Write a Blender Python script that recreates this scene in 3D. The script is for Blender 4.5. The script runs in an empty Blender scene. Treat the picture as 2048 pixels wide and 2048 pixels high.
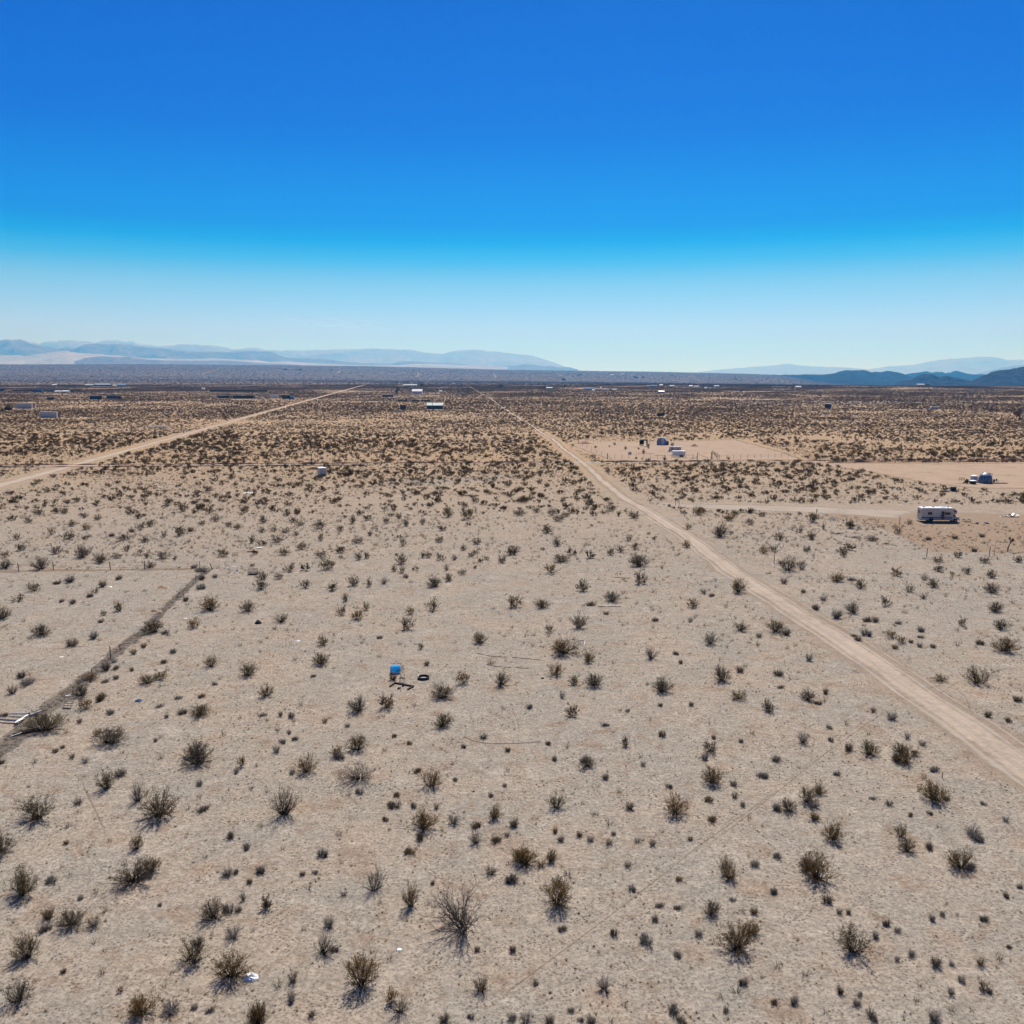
import bpy, math, random
import numpy as np
from mathutils import Vector, noise
R = math.radians
scene = bpy.context.scene
COL = scene.collection

# ------------------------------------------------------------------ camera
CAMZ, PITCH, F = 34.0, R(8.7), 1821.0
cam = bpy.data.cameras.new('camera')
cam.sensor_fit = 'HORIZONTAL'
cam.angle = 2 * math.atan(1024 / F)
cam.clip_start, cam.clip_end = 0.5, 250000
cam_o = bpy.data.objects.new('camera', cam)
cam_o.location = (0, 0, CAMZ)
cam_o.rotation_euler = (math.pi / 2 - PITCH, 0, 0)
COL.objects.link(cam_o)
scene.camera = cam_o

# ------------------------------------------------------------------ light
SUN_EL, SUN_AZ = R(51), R(8)          # sun ahead of the camera, a little to its right
sun = bpy.data.lights.new('sun', 'SUN')
sun.energy, sun.angle, sun.color = 5.0, R(0.55), (1.0, 0.95, 0.88)
sun_o = bpy.data.objects.new('sun', sun)
sd = Vector((math.sin(SUN_AZ) * math.cos(SUN_EL), math.cos(SUN_AZ) * math.cos(SUN_EL), math.sin(SUN_EL)))
sun_o.rotation_euler = sd.to_track_quat('Z', 'Y').to_euler()
sun_o.location = (0, 0, 300)
COL.objects.link(sun_o)

world = bpy.data.worlds.new('World')
scene.world = world
world.use_nodes = True
wn = world.node_tree
wn.nodes.clear()
w_out = wn.nodes.new('ShaderNodeOutputWorld')
w_bg = wn.nodes.new('ShaderNodeBackground')
w_sky = wn.nodes.new('ShaderNodeTexSky')
w_sky.sky_type = 'NISHITA'
w_sky.sun_disc = False
w_sky.sun_elevation, w_sky.sun_rotation = SUN_EL, SUN_AZ
w_sky.altitude, w_sky.dust_density, w_sky.ozone_density = 900, 0.3, 3.0
w_tc = wn.nodes.new('ShaderNodeTexCoord')
w_sep = wn.nodes.new('ShaderNodeSeparateXYZ')
w_ramp = wn.nodes.new('ShaderNodeValToRGB')
w_mix = wn.nodes.new('ShaderNodeMix'); w_mix.data_type = 'RGBA'
w_map = wn.nodes.new('ShaderNodeMapRange')
BG = 0.1
SKY = [(-0.02, (0.607, 0.764, 1)), (0.004, (0.607, 0.764, 1)), (0.024, (0.479, 0.581, 1)), (0.047, (0.453, 0.614, 0.989)), (0.07, (0.329, 0.566, 0.916)), (0.092, (0.217, 0.502, 0.834)), (0.115, (0.058, 0.394, 0.802)), (0.134, (0, 0.294, 0.77)), (0.151, (0, 0.197, 0.728)), (0.172, (0, 0.182, 0.735)), (0.24, (0, 0.094, 0.609)), (0.353, (0, 0.06, 0.503)), (0.6, (0.02, 0.055, 0.24)), (1, (0.022, 0.045, 0.14))]
w_map.inputs['From Min'].default_value, w_map.inputs['From Max'].default_value = -0.02, 1.0
cr = w_ramp.color_ramp
cr.interpolation = 'LINEAR'
while len(cr.elements) < len(SKY):
    cr.elements.new(0.5)
for e, (z, c) in zip(cr.elements, SKY):
    e.position = (z + 0.02) / 1.02
    e.color = (c[0] / BG / 1.275, c[1] / BG / 1.275, c[2] / BG / 1.275, 1)
L = wn.links.new
L(w_tc.outputs['Generated'], w_sep.inputs[0])
L(w_sep.outputs['Z'], w_map.inputs['Value'])
L(w_map.outputs[0], w_ramp.inputs[0])
w_mix.inputs['Factor'].default_value = 0.995
L(w_sky.outputs[0], w_mix.inputs['A'])
L(w_ramp.outputs[0], w_mix.inputs['B'])
L(w_mix.outputs['Result'], w_bg.inputs[0])
w_bg.inputs[1].default_value = BG
L(w_bg.outputs[0], w_out.inputs[0])

scene.view_settings.view_transform = 'Standard'
scene.view_settings.look = 'None'
scene.view_settings.gamma = 1
scene.view_settings.exposure = 0.35
scene.view_settings.use_curve_mapping = False

# ------------------------------------------------------------------ terrain as a function
LIP = [(-900, 733), (0, 731), (300, 729.5), (560, 731), (760, 733), (1024, 740), (1300, 743.5), (1500, 748), (1560, 751), (1640, 762), (1720, 767), (2048, 770), (3000, 770)]
TOE = [(-900, 757), (0, 757.5), (500, 758), (760, 761), (1024, 763), (1300, 766), (1536, 768.5), (1720, 771), (2048, 773), (3000, 774)]

def lerp(tab, x):
    return float(np.interp(x, [a for a, b in tab], [b for a, b in tab]))

def tan_of(py):                       # slope of the sight line at photo row py on the middle column
    return math.tan(math.atan((1024 - py) / F) - PITCH)

def H(x, y):
    r = math.hypot(x, y)
    if r < 2600:
        return 0.0
    az = math.atan2(x, y)
    px = 1024 + F * math.tan(max(-1.2, min(1.2, az)))
    t5, t10 = tan_of(lerp(TOE, px)), tan_of(lerp(LIP, px))
    kr = [2600, 5000, 7200, 10000, 11500, 20000, 47000]
    kt = [-CAMZ / 2600, t5, t5 + (t10 - t5) * .62, t10, t10 - .0012, t10 - .0022, t10 - .0026]
    z = CAMZ + float(np.interp(math.log(r), np.log(kr), kt)) * r
    return min(z, 0) if r < 5000 else z

def ray(px, py):
    xc, yc = (px - 1024) / F, (1024 - py) / F
    s, c = math.sin(PITCH), math.cos(PITCH)
    return Vector((xc, c + yc * s, -s + yc * c))

def G(px, py):
    """Ground point seen at a photo position and the metres one photo pixel spans there."""
    d = ray(px, py)
    if d.z < -1e-6:
        t = -CAMZ / d.z
        if t < 2550:
            p = Vector((0, 0, CAMZ)) + d * t
            p.z = 0
            return p, t / F
    t = 2400.0
    while t < 12000:
        p = Vector((0, 0, CAMZ)) + d * t
        if p.z < H(p.x, p.y):
            break
        t *= 1.004
    p.z = H(p.x, p.y)
    return p, t / F

# ------------------------------------------------------------------ materials
def newmat(name):
    m = bpy.data.materials.new(name)
    m.use_nodes = True
    return m, m.node_tree, m.node_tree.nodes['Principled BSDF']

def nd(nt, typ, **kw):
    n = nt.nodes.new(typ)
    for k, v in kw.items():
        if k.startswith('i_'):
            n.inputs[k[2:].replace('_', ' ')].default_value = v
        elif k.startswith('n_'):
            n.inputs[int(k[2:])].default_value = v
        else:
            setattr(n, k, v)
    return n

def ramp(nt, src, stops, interp='LINEAR'):
    n = nt.nodes.new('ShaderNodeValToRGB')
    n.color_ramp.interpolation = interp
    while len(n.color_ramp.elements) < len(stops):
        n.color_ramp.elements.new(.5)
    for e, (p, c) in zip(n.color_ramp.elements, stops):
        e.position = p
        e.color = (c[0], c[1], c[2], 1) if isinstance(c, tuple) else (c, c, c, 1)
    nt.links.new(src, n.inputs[0])
    return n.outputs[0]

def mixc(nt, fac, a, b, mode='MIX'):
    n = nt.nodes.new('ShaderNodeMix')
    n.data_type = 'RGBA'
    n.blend_type = mode
    for v, s in ((fac, 'Factor'), (a, 'A'), (b, 'B')):
        if isinstance(v, (int, float)):
            n.inputs[s].default_value = v
        elif isinstance(v, tuple):
            n.inputs[s].default_value = (*v, 1)
        else:
            nt.links.new(v, n.inputs[s])
    return n.outputs['Result']

def simple(name, col, rough=.85, var=.25, scale=3.0, metal=0.0, dust=0.0):
    """A painted / metal / wood surface with uneven colour and a film of sand dust."""
    m, nt, b = newmat(name)
    tc = nd(nt, 'ShaderNodeTexCoord')
    n1 = nd(nt, 'ShaderNodeTexNoise', i_Scale=scale, i_Detail=5.0, i_Roughness=.65)
    nt.links.new(tc.outputs['Object'], n1.inputs['Vector'])
    f = ramp(nt, n1.outputs['Fac'], [(.3, 1 - var), (.7, 1 + var * .4)])
    c = mixc(nt, 1.0, col, f, 'MULTIPLY')
    if dust:
        n2 = nd(nt, 'ShaderNodeTexNoise', i_Scale=scale * .4, i_Detail=4.0)
        nt.links.new(tc.outputs['Object'], n2.inputs['Vector'])
        g = ramp(nt, n2.outputs['Fac'], [(.4, 0.0), (.75, dust)])
        c = mixc(nt, g, c, (.36, .27, .19))
    nt.links.new(c, b.inputs['Base Color'])
    b.inputs['Roughness'].default_value = rough
    b.inputs['Metallic'].default_value = metal
    return m

def leafmat(name, cols, trans=.25):
    m, nt, b = newmat(name)
    gi = nd(nt, 'ShaderNodeNewGeometry')
    oi = nd(nt, 'ShaderNodeObjectInfo')
    ad = nd(nt, 'ShaderNodeMath', operation='MULTIPLY_ADD')
    nt.links.new(gi.outputs['Random Per Island'], ad.inputs[0])
    ad.inputs[1].default_value = .7
    ml = nd(nt, 'ShaderNodeMath', operation='MULTIPLY')
    nt.links.new(oi.outputs['Random'], ml.inputs[0]); ml.inputs[1].default_value = .3
    nt.links.new(ml.outputs[0], ad.inputs[2])
    k = len(cols) - 1
    c = ramp(nt, ad.outputs[0], [(i / k, c) for i, c in enumerate(cols)])
    nt.links.new(c, b.inputs['Base Color'])
    b.inputs['Roughness'].default_value = .8
    b.inputs['Specular IOR Level'].default_value = .15
    if trans:
        t = nd(nt, 'ShaderNodeBsdfTranslucent')
        nt.links.new(c, t.inputs[0])
        mx = nd(nt, 'ShaderNodeMixShader', n_0=trans)
        nt.links.new(b.outputs[0], mx.inputs[1]); nt.links.new(t.outputs[0], mx.inputs[2])
        nt.links.new(mx.outputs[0], nt.nodes['Material Output'].inputs[0])
    return m

def soil(name, kind, alpha=None, lo=.42, hi=.98):
    """Desert soil; kind 'ground' is the open desert, the others are strips and patches that fade out at ragged edges
    (attribute edge: 0 at the rim, 1 inside)."""
    m, nt, b = newmat(name)
    ge = nd(nt, 'ShaderNodeNewGeometry')
    P = ge.outputs['Position']
    def noi(scale, detail=4.0, rough=.55, dist=0.0):
        n = nd(nt, 'ShaderNodeTexNoise', i_Scale=scale, i_Detail=detail, i_Roughness=rough, i_Distortion=dist)
        nt.links.new(P, n.inputs['Vector'])
        return n.outputs['Fac']
    n_big, n_mid, n_sm, n_fine = noi(.018), noi(.13, 5.0, .6), noi(1.1, 5.0, .65), noi(5.5, 3.0, .7)
    if kind == 'ground':
        near = mixc(nt, ramp(nt, n_mid, [(.36, 0.0), (.66, 1.0)]), (.315, .282, .232), (.395, .318, .24))
        near = mixc(nt, ramp(nt, n_big, [(.35, 0.0), (.65, .7)]), near, (.325, .295, .25))
        sep = nd(nt, 'ShaderNodeSeparateXYZ'); nt.links.new(P, sep.inputs[0])
        def band(a, c):
            r_ = nd(nt, 'ShaderNodeMapRange', interpolation_type='SMOOTHSTEP', n_1=a, n_2=c)
            nt.links.new(sep.outputs['Y'], r_.inputs[0]); return r_.outputs[0]
        warm = mixc(nt, ramp(nt, n_big, [(.35, 0.0), (.65, 1.0)]), (.41, .288, .172), (.43, .288, .155))
        c = mixc(nt, band(120, 420), near, warm)
        # reddish bare discs (old ant mounds) and stains
        vo = nd(nt, 'ShaderNodeTexVoronoi', i_Scale=.085, i_Randomness=1.0, voronoi_dimensions='2D'); nt.links.new(P, vo.inputs['Vector'])
        c = mixc(nt, ramp(nt, vo.outputs['Distance'], [(.05, .4), (.12, 0.0)]), c, (.36, .25, .17))
        st = ramp(nt, noi(.33, 6.0, .7, .6), [(.54, 0.0), (.66, .75)])
        c = mixc(nt, st, c, (.27, .19, .13))
        pale = ramp(nt, noi(.21, 5.0, .6, .4), [(.56, 0.0), (.68, .7)])
        c = mixc(nt, pale, c, (.42, .365, .30))
        c = mixc(nt, 1.0, c, ramp(nt, n_sm, [(.3, .74), (.72, 1.16)]), 'MULTIPLY')
        c = mixc(nt, 1.0, c, ramp(nt, noi(3.1, 4.0, .7), [(.32, .62), (.55, 1.04), (.75, 1.2)]), 'MULTIPLY')
        # litter of dark gravel and dead twigs
        v2 = nd(nt, 'ShaderNodeTexVoronoi', i_Scale=2.9, i_Randomness=1.0, voronoi_dimensions='2D'); nt.links.new(P, v2.inputs['Vector'])
        sp = ramp(nt, v2.outputs['Distance'], [(.13, 1.0), (.29, 0.0)])
        dens = ramp(nt, noi(.5, 4.0, .6), [(.42, 0.0), (.66, .9)])
        c = mixc(nt, mixc(nt, 1.0, sp, dens, 'MULTIPLY'), c, (.075, .055, .04))
        c = mixc(nt, ramp(nt, n_fine, [(.52, 0.0), (.66, .75)]), c, (.13, .095, .068))
        far = mixc(nt, ramp(nt, n_big, [(.3, 0.0), (.7, 1.0)]), (.075, .055, .05), (.15, .12, .105))
        c = mixc(nt, band(1900, 4200), c, far)
    elif kind == 'road':
        c = mixc(nt, ramp(nt, n_mid, [(.35, 0.0), (.65, 1.0)]), (.40, .33, .26), (.46, .37, .285))
        c = mixc(nt, 1.0, c, ramp(nt, n_sm, [(.3, .86), (.7, 1.08)]), 'MULTIPLY')
        c = mixc(nt, ramp(nt, n_fine, [(.6, 0.0), (.75, .4)]), c, (.25, .19, .14))
    elif kind == 'bare':
        c = mixc(nt, ramp(nt, n_mid, [(.35, 0.0), (.65, 1.0)]), (.40, .295, .21), (.43, .32, .225))
        c = mixc(nt, ramp(nt, noi(.09, 5.0, .6, .8), [(.55, 0.0), (.75, .6)]), c, (.38, .24, .15))
        c = mixc(nt, 1.0, c, ramp(nt, n_sm, [(.3, .88), (.7, 1.06)]), 'MULTIPLY')
    elif kind == 'pale':
        c = mixc(nt, ramp(nt, n_mid, [(.35, 0.0), (.65, 1.0)]), (.43, .365, .295), (.47, .40, .32))
    elif kind == 'ochre':
        c = mixc(nt, ramp(nt, n_mid, [(.35, 0.0), (.65, 1.0)]), (.43, .28, .13), (.47, .33, .19))
    elif kind == 'red':
        c = mixc(nt, ramp(nt, n_mid, [(.35, 0.0), (.65, 1.0)]), (.24, .13, .075), (.33, .20, .125))
    elif kind == 'brown':
        c = mixc(nt, ramp(nt, n_mid, [(.35, 0.0), (.65, 1.0)]), (.42, .30, .20), (.36, .25, .165))
    elif kind == 'gravel':
        c = mixc(nt, n_sm, (.23, .19, .155), (.36, .30, .25))
    elif kind == 'track':
        c = mixc(nt, n_sm, (.20, .14, .095), (.29, .21, .145))
    else:                             # litter band along the fallen fence
        c = mixc(nt, ramp(nt, n_sm, [(.35, 0.0), (.65, 1.0)]), (.10, .085, .075), (.22, .18, .15))
    nt.links.new(c, b.inputs['Base Color'])
    b.inputs['Roughness'].default_value = .95
    b.inputs['Specular IOR Level'].default_value = .1
    bs = noi(2.2, 6.0, .7)
    bp = nd(nt, 'ShaderNodeBump', i_Strength=.6, i_Distance=.22)
    nt.links.new(bs, bp.inputs['Height']); nt.links.new(bp.outputs[0], b.inputs['Normal'])
    if alpha is not None:
        at = nd(nt, 'ShaderNodeAttribute', attribute_name='edge')
        ad = nd(nt, 'ShaderNodeMath', operation='MULTIPLY_ADD', n_1=1.0)
        nz = nd(nt, 'ShaderNodeMath', operation='MULTIPLY_ADD', n_1=1.1, n_2=-.55)
        nt.links.new(mixc(nt, .5, n_sm, n_mid), nz.inputs[0])
        nt.links.new(at.outputs['Fac'], ad.inputs[0]); nt.links.new(nz.outputs[0], ad.inputs[2])
        mr = nd(nt, 'ShaderNodeMapRange', n_1=lo, n_2=hi, n_3=0.0, n_4=alpha)
        nt.links.new(ad.outputs[0], mr.inputs[0])
        nt.links.new(mr.outputs[0], b.inputs['Alpha'])
    return m

def rock(name, c1, c2, scale):
    m, nt, b = newmat(name)
    ge = nd(nt, 'ShaderNodeNewGeometry')
    n1 = nd(nt, 'ShaderNodeTexNoise', i_Scale=scale, i_Detail=8.0, i_Roughness=.7)
    nt.links.new(ge.outputs['Position'], n1.inputs['Vector'])
    c = ramp(nt, n1.outputs['Fac'], [(.35, c1), (.66, c2)])
    nt.links.new(c, b.inputs['Base Color'])
    b.inputs['Roughness'].default_value = 1
    b.inputs['Specular IOR Level'].default_value = 0
    bp = nd(nt, 'ShaderNodeBump', i_Strength=.8, i_Distance=.25 / scale)
    nt.links.new(n1.outputs['Fac'], bp.inputs['Height']); nt.links.new(bp.outputs[0], b.inputs['Normal'])
    return m

M = {}
def S(key, *a, **k):
    M[key] = simple(key, *a, **k)
S('white_paint', (.80, .77, .70), .45, .12, 1.2, dust=.15)
S('dirty_white', (.52, .50, .45), .7, .25, 1.5, dust=.3)
S('roof_white', (.80, .81, .82), .5, .15, 2.0, dust=.1)
S('blue_stripe', (.05, .10, .28), .5, .2)
S('dark_glass', (.012, .014, .018), .15, .2)
S('black', (.02, .02, .022), .8, .3)
S('tyre_rubber', (.025, .025, .026), .9, .3, 8)
S('grey_metal', (.36, .38, .40), .45, .25, 4, .6, dust=.2)
S('silver', (.60, .60, .58), .6, .25, 5, .25)
S('camper_cream', (.62, .55, .43), .55, .15, 1.2, dust=.2)
S('galv_sheet', (.58, .54, .46), .6, .2, 1.2, .1, dust=.35)
S('steel_roof', (.62, .70, .76), .4, .15, 1.5, .3)
S('rust', (.13, .065, .035), .9, .4, 4)
S('dark_rust', (.045, .03, .024), .9, .4, 5)
S('old_wood', (.20, .145, .10), .9, .35, 5, dust=.2)
S('dark_wood', (.06, .042, .03), .9, .4, 6)
S('grey_wood', (.33, .30, .27), .9, .3, 5)
S('pole_wood', (.085, .06, .045), .9, .3, 2)
S('pale_blue_plastic', (.66, .82, .86), .5, .12, 4)
S('navy', (.012, .018, .045), .8, .4, 5)
M['blue_plastic'] = leafmat('thin_blue_plastic', [(.03, .36, .80), (.04, .42, .88)], .65)
M['white_plastic'] = leafmat('thin_white_plastic', [(.80, .82, .82), (.86, .88, .88)], .5)
S('blue_tarp', (.05, .20, .42), .6, .3, 2)
S('greenhouse_blue', (.10, .22, .40), .4, .3, 1.5)
S('dome_skin', (.10, .16, .24), .25, .5, .9, .2)
S('dome_cap', (.62, .68, .72), .35, .2, 1.5, .2)
S('tank_grey', (.42, .44, .48), .5, .2, 1.5)
S('teal_roof', (.40, .50, .50), .7, .2, 1)
S('teal_wall', (.055, .075, .085), .8, .3, 1)
S('brown_wall', (.10, .065, .05), .9, .3, 1)
S('dark_wall', (.04, .045, .055), .9, .3, .6)
S('blue_wall', (.07, .12, .22), .8, .3, .6)
S('tan_wall', (.34, .29, .24), .9, .2, .6)
S('orange_wall', (.75, .52, .36), .8, .1, .4)
S('cream', (.62, .58, .52), .85, .15, .5)
S('foil', (.84, .83, .80), .45, .25, 6, .1)
S('wire', (.10, .085, .075), .6, .3, 10, .5)
M['stem'] = leafmat('stem_bark', [(.022, .016, .012), (.04, .03, .022), (.065, .05, .037)], 0)
M['dead_stem'] = leafmat('dead_bark', [(.06, .05, .042), (.10, .085, .07), (.15, .125, .105)], 0)
M['leaf_ochre'] = leafmat('creosote_leaf_ochre', [(.045, .026, .008), (.135, .076, .02), (.32, .19, .05)], .5)
M['leaf_olive'] = leafmat('creosote_leaf_olive', [(.032, .024, .01), (.09, .066, .027), (.21, .16, .064)], .5)
M['leaf_grey'] = leafmat('creosote_leaf_grey', [(.035, .026, .018), (.085, .064, .043), (.19, .15, .105)], .5)
M['tuft_dark'] = leafmat('tuft_dark', [(.05, .04, .03), (.15, .122, .095), (.32, .27, .22)], 0.5)
M['tuft_grey'] = leafmat('tuft_grey', [(.07, .06, .05), (.22, .20, .175), (.50, .47, .43)], 0.5)
M['tuft_brown'] = leafmat('tuft_brown', [(.06, .04, .02), (.17, .118, .062), (.34, .25, .14)], 0.5)
M['dry_grass'] = leafmat('dry_grass', [(.09, .066, .042), (.19, .145, .09), (.30, .235, .15)], .3)
M['far_shrub'] = leafmat('far_shrub', [(.030, .015, .006), (.085, .044, .017), (.165, .088, .034)], .0)
M['far_tuft'] = leafmat('far_tuft', [(.022, .014, .008), (.06, .037, .02), (.11, .068, .036)], .0)
M['green_leaf'] = leafmat('green_leaf', [(.012, .022, .010), (.03, .05, .02), (.055, .085, .03)], .2)
M['joshua_leaf'] = leafmat('joshua_leaf', [(.03, .032, .018), (.06, .06, .035), (.10, .095, .055)], .1)

# ------------------------------------------------------------------ mesh helpers
class MB:
    def __init__(self):
        self.v, self.f = [], []
    def quad(self, a, b, c, d):
        i = len(self.v); self.v += [a, b, c, d]; self.f.append((i, i + 1, i + 2, i + 3))
    def tri(self, a, b, c):
        i = len(self.v); self.v += [a, b, c]; self.f.append((i, i + 1, i + 2))
    def box(self, c, s, rz=0.0, ry=0.0, taper=1.0):
        i = len(self.v)
        cz, sz, cy, sy = math.cos(rz), math.sin(rz), math.cos(ry), math.sin(ry)
        for dz in (-.5, .5):
            k = taper if dz > 0 else 1
            for dx, dy in ((-.5, -.5), (.5, -.5), (.5, .5), (-.5, .5)):
                x, y, z = dx * s[0] * k, dy * s[1] * k, dz * s[2]
                x, z = x * cy + z * sy, -x * sy + z * cy
                self.v.append((c[0] + x * cz - y * sz, c[1] + x * sz + y * cz, c[2] + z))
        for q in ((3, 2, 1, 0), (4, 5, 6, 7), (0, 1, 5, 4), (1, 2, 6, 5), (2, 3, 7, 6), (3, 0, 4, 7)):
            self.f.append(tuple(i + k for k in q))
    def tube(self, pts, rad, n=6, cap=True):
        pts = [Vector(p) for p in pts]
        if isinstance(rad, (int, float)):
            rad = [rad] * len(pts)
        i0 = len(self.v)
        for k, p in enumerate(pts):
            d = (pts[min(k + 1, len(pts) - 1)] - pts[max(k - 1, 0)]).normalized()
            u = d.cross(Vector((0, 0, 1)))
            if u.length < 1e-3:
                u = d.cross(Vector((1, 0, 0)))
            u.normalize(); w = d.cross(u)
            for j in range(n):
                a = 2 * math.pi * j / n
                q = p + (u * math.cos(a) + w * math.sin(a)) * rad[k]
                self.v.append(tuple(q))
        for k in range(len(pts) - 1):
            for j in range(n):
                a, b = i0 + k * n + j, i0 + k * n + (j + 1) % n
                self.f.append((a, b, b + n, a + n))
        if cap:
            self.f.append(tuple(i0 + j for j in range(n))[::-1])
            self.f.append(tuple(i0 + (len(pts) - 1) * n + j for j in range(n)))
    def lathe(self, prof, n=16, c=(0, 0, 0), cap=True):
        i0 = len(self.v)
        for r, z in prof:
            for j in range(n):
                a = 2 * math.pi * j / n
                self.v.append((c[0] + r * math.cos(a), c[1] + r * math.sin(a), c[2] + z))
        for k in range(len(prof) - 1):
            for j in range(n):
                a, b = i0 + k * n + j, i0 + k * n + (j + 1) % n
                self.f.append((a, b, b + n, a + n))
        if cap:
            self.f.append(tuple(i0 + j for j in range(n))[::-1])
            self.f.append(tuple(i0 + (len(prof) - 1) * n + j for j in range(n)))
    def prism(self, poly, y0, y1):
        """poly in x,z extruded along y"""
        i = len(self.v); n = len(poly)
        self.v += [(x, y0, z) for x, z in poly] + [(x, y1, z) for x, z in poly]
        self.f.append(tuple(range(i, i + n))); self.f.append(tuple(range(i + 2 * n - 1, i + n - 1, -1)))
        for k in range(n):
            a, b = i + k, i + (k + 1) % n
            self.f.append((b, a, a + n, b + n))
    def mesh(self, name, mats, smooth=False):
        me = bpy.data.meshes.new(name)
        me.from_pydata([tuple(v) for v in self.v], [], self.f)
        for m in (mats if isinstance(mats, list) else [mats]):
            me.materials.append(M[m] if isinstance(m, str) else m)
        if smooth:
            me.polygons.foreach_set('use_smooth', [True] * len(me.polygons))
        me.update()
        return me
    def build(self, name, mat, parent=None, smooth=False, loc=None):
        o = bpy.data.objects.new(name, self.mesh(name, mat, smooth))
        COL.objects.link(o)
        if parent:
            o.parent = parent
        if loc is not None:
            o.location = loc
        return o

def tag(o, label=None, cat=None, group=None, kind=None):
    for k, v in (('label', label), ('category', cat), ('group', group), ('kind', kind)):
        if v:
            o[k] = v
    return o

def thing(name, label, cat, loc, rz=0.0, group=None):
    o = bpy.data.objects.new(name, None)
    o.empty_display_size = .2
    COL.objects.link(o)
    o.location = loc
    o.rotation_euler = (0, 0, rz)
    return tag(o, label, cat, group)

# ------------------------------------------------------------------ ground
ground_m = soil('desert_soil', 'ground')
def make_ground():
    rr = [0.0] + list(np.geomspace(12, 2400, 60)) + list(np.linspace(2600, 12000, 60)) + list(np.geomspace(12600, 46500, 14))
    aa = list(np.radians(np.linspace(-48, 48, 193))) + list(np.radians(np.linspace(52, 308, 65)))
    n = len(aa)
    v, f = [(0, 0, 0)], []
    for r in rr[1:]:
        for a in aa:
            x, y = r * math.sin(a), r * math.cos(a)
            v.append((x, y, H(x, y)))
    for j in range(n):
        f.append((0, 1 + (j + 1) % n, 1 + j))
    for k in range(len(rr) - 2):
        b = 1 + k * n
        for j in range(n):
            a, c = b + j, b + (j + 1) % n
            f.append((a, c, c + n, a + n))
    me = bpy.data.meshes.new('ground')
    me.from_pydata(v, [], f)
    me.materials.append(ground_m)
    me.polygons.foreach_set('use_smooth', [True] * len(me.polygons))
    o = bpy.data.objects.new('ground', me)
    COL.objects.link(o)
    if me.polygons[0].normal.z < 0:
        me.flip_normals()
    return tag(o, 'pale tan desert sand plain stretching to the horizon', kind='structure')
make_ground()

# strips and patches of other soil, each a thin sheet above the ground with ragged, faded rims
LAYER = [0]
LEVEL = dict(cleared_lot=4, dome_lot=4, motorhome_yard=5, ochre_field=4, wash=4, pale_clearing=4, road_shoulder=8, driveway=12, dirt_road=16, wheel_rut=20, cross_track=11, berm=24, tyre_track=7, litter_band=6, far_track=9)
def strip(name, pts, width, mat, label, across=5, soft=.35, jit=.12, step=3.0):
    """pts: world xy points of the centre line"""
    LAYER[0] += 1
    z0 = .001 * LEVEL[name] + .0004 * (LAYER[0] % 5)
    rng = random.Random(len(pts) * 7 + LAYER[0])
    P = [Vector((p[0], p[1])) for p in pts]
    line = []
    for a, b in zip(P[:-1], P[1:]):
        k = max(1, int((b - a).length / max(step, (a.length + b.length) * .008)))
        line += [a + (b - a) * (i / k) for i in range(k)]
    line.append(P[-1])
    v, f, e = [], [], []
    us = [-1, -1 + soft, 0, 1 - soft, 1] if across == 5 else [-1, 0, 1]
    ed = [0, 1, 1, 1, 0] if across == 5 else [0, 1, 0]
    n = len(us)
    for i, p in enumerate(line):
        d = (line[min(i + 1, len(line) - 1)] - line[max(i - 1, 0)]).normalized()
        nrm = Vector((-d.y, d.x))
        endf = 0 if i in (0, len(line) - 1) else 1
        for u, q in zip(us, ed):
            w = width(i / (len(line) - 1)) if callable(width) else width
            o = p + nrm * (w * .5 * u * (1 + rng.uniform(-jit, jit)))
            v.append((o.x, o.y, H(o.x, o.y) + z0 + (2.5 if o.y > 2600 else 0))); e.append(float(q * endf))
    for i in range(len(line) - 1):
        for j in range(n - 1):
            a = i * n + j
            f.append((a, a + n, a + n + 1, a + 1))
    return sheet(name, v, f, e, mat, label)

def sheet(name, v, f, e, mat, label):
    me = bpy.data.meshes.new(name)
    me.from_pydata(v, [], f)
    at = me.attributes.new('edge', 'FLOAT', 'POINT')
    at.data.foreach_set('value', e)
    me.materials.append(mat)
    me.update()
    if len(me.polygons) and me.polygons[0].normal.z < 0:
        me.flip_normals()
    o = bpy.data.objects.new(name, me)
    COL.objects.link(o)
    return tag(o, label, kind='structure')

def patch(name, px, mat, label, soft=.25):
    """px: photo outline of a patch of ground; laid down as a fan with a faded rim"""
    LAYER[0] += 1
    z0 = .001 * LEVEL[name] + .0004 * (LAYER[0] % 5)
    P = [G(*p)[0] for p in px]
    Q = []
    for a, b in zip(P, P[1:] + P[:1]):
        Q += [a + (b - a) * (i / 6) for i in range(6)]
    c = sum(Q, Vector()) / len(Q)
    n = len(Q)
    v = [(c.x, c.y, z0)]; e = [1.0]; f = []
    for k, (t, q) in enumerate(((.5, 1.0), (1 - soft, 1.0), (1.0, 0.0))):
        for i, p in enumerate(Q):
            w = c + (p - c) * t * (1 + .04 * noise.noise(p * .2))
            v.append((w.x, w.y, z0)); e.append(q)
    for j in range(n):
        f.append((0, 1 + j, 1 + (j + 1) % n))
        for k in range(2):
            a, b = 1 + k * n + j, 1 + k * n + (j + 1) % n
            f.append((a, a + n, b + n, b))
    return sheet(name, v, f, e, mat, label)

def pts(*px):
    return [G(*p)[0] for p in px]

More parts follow.
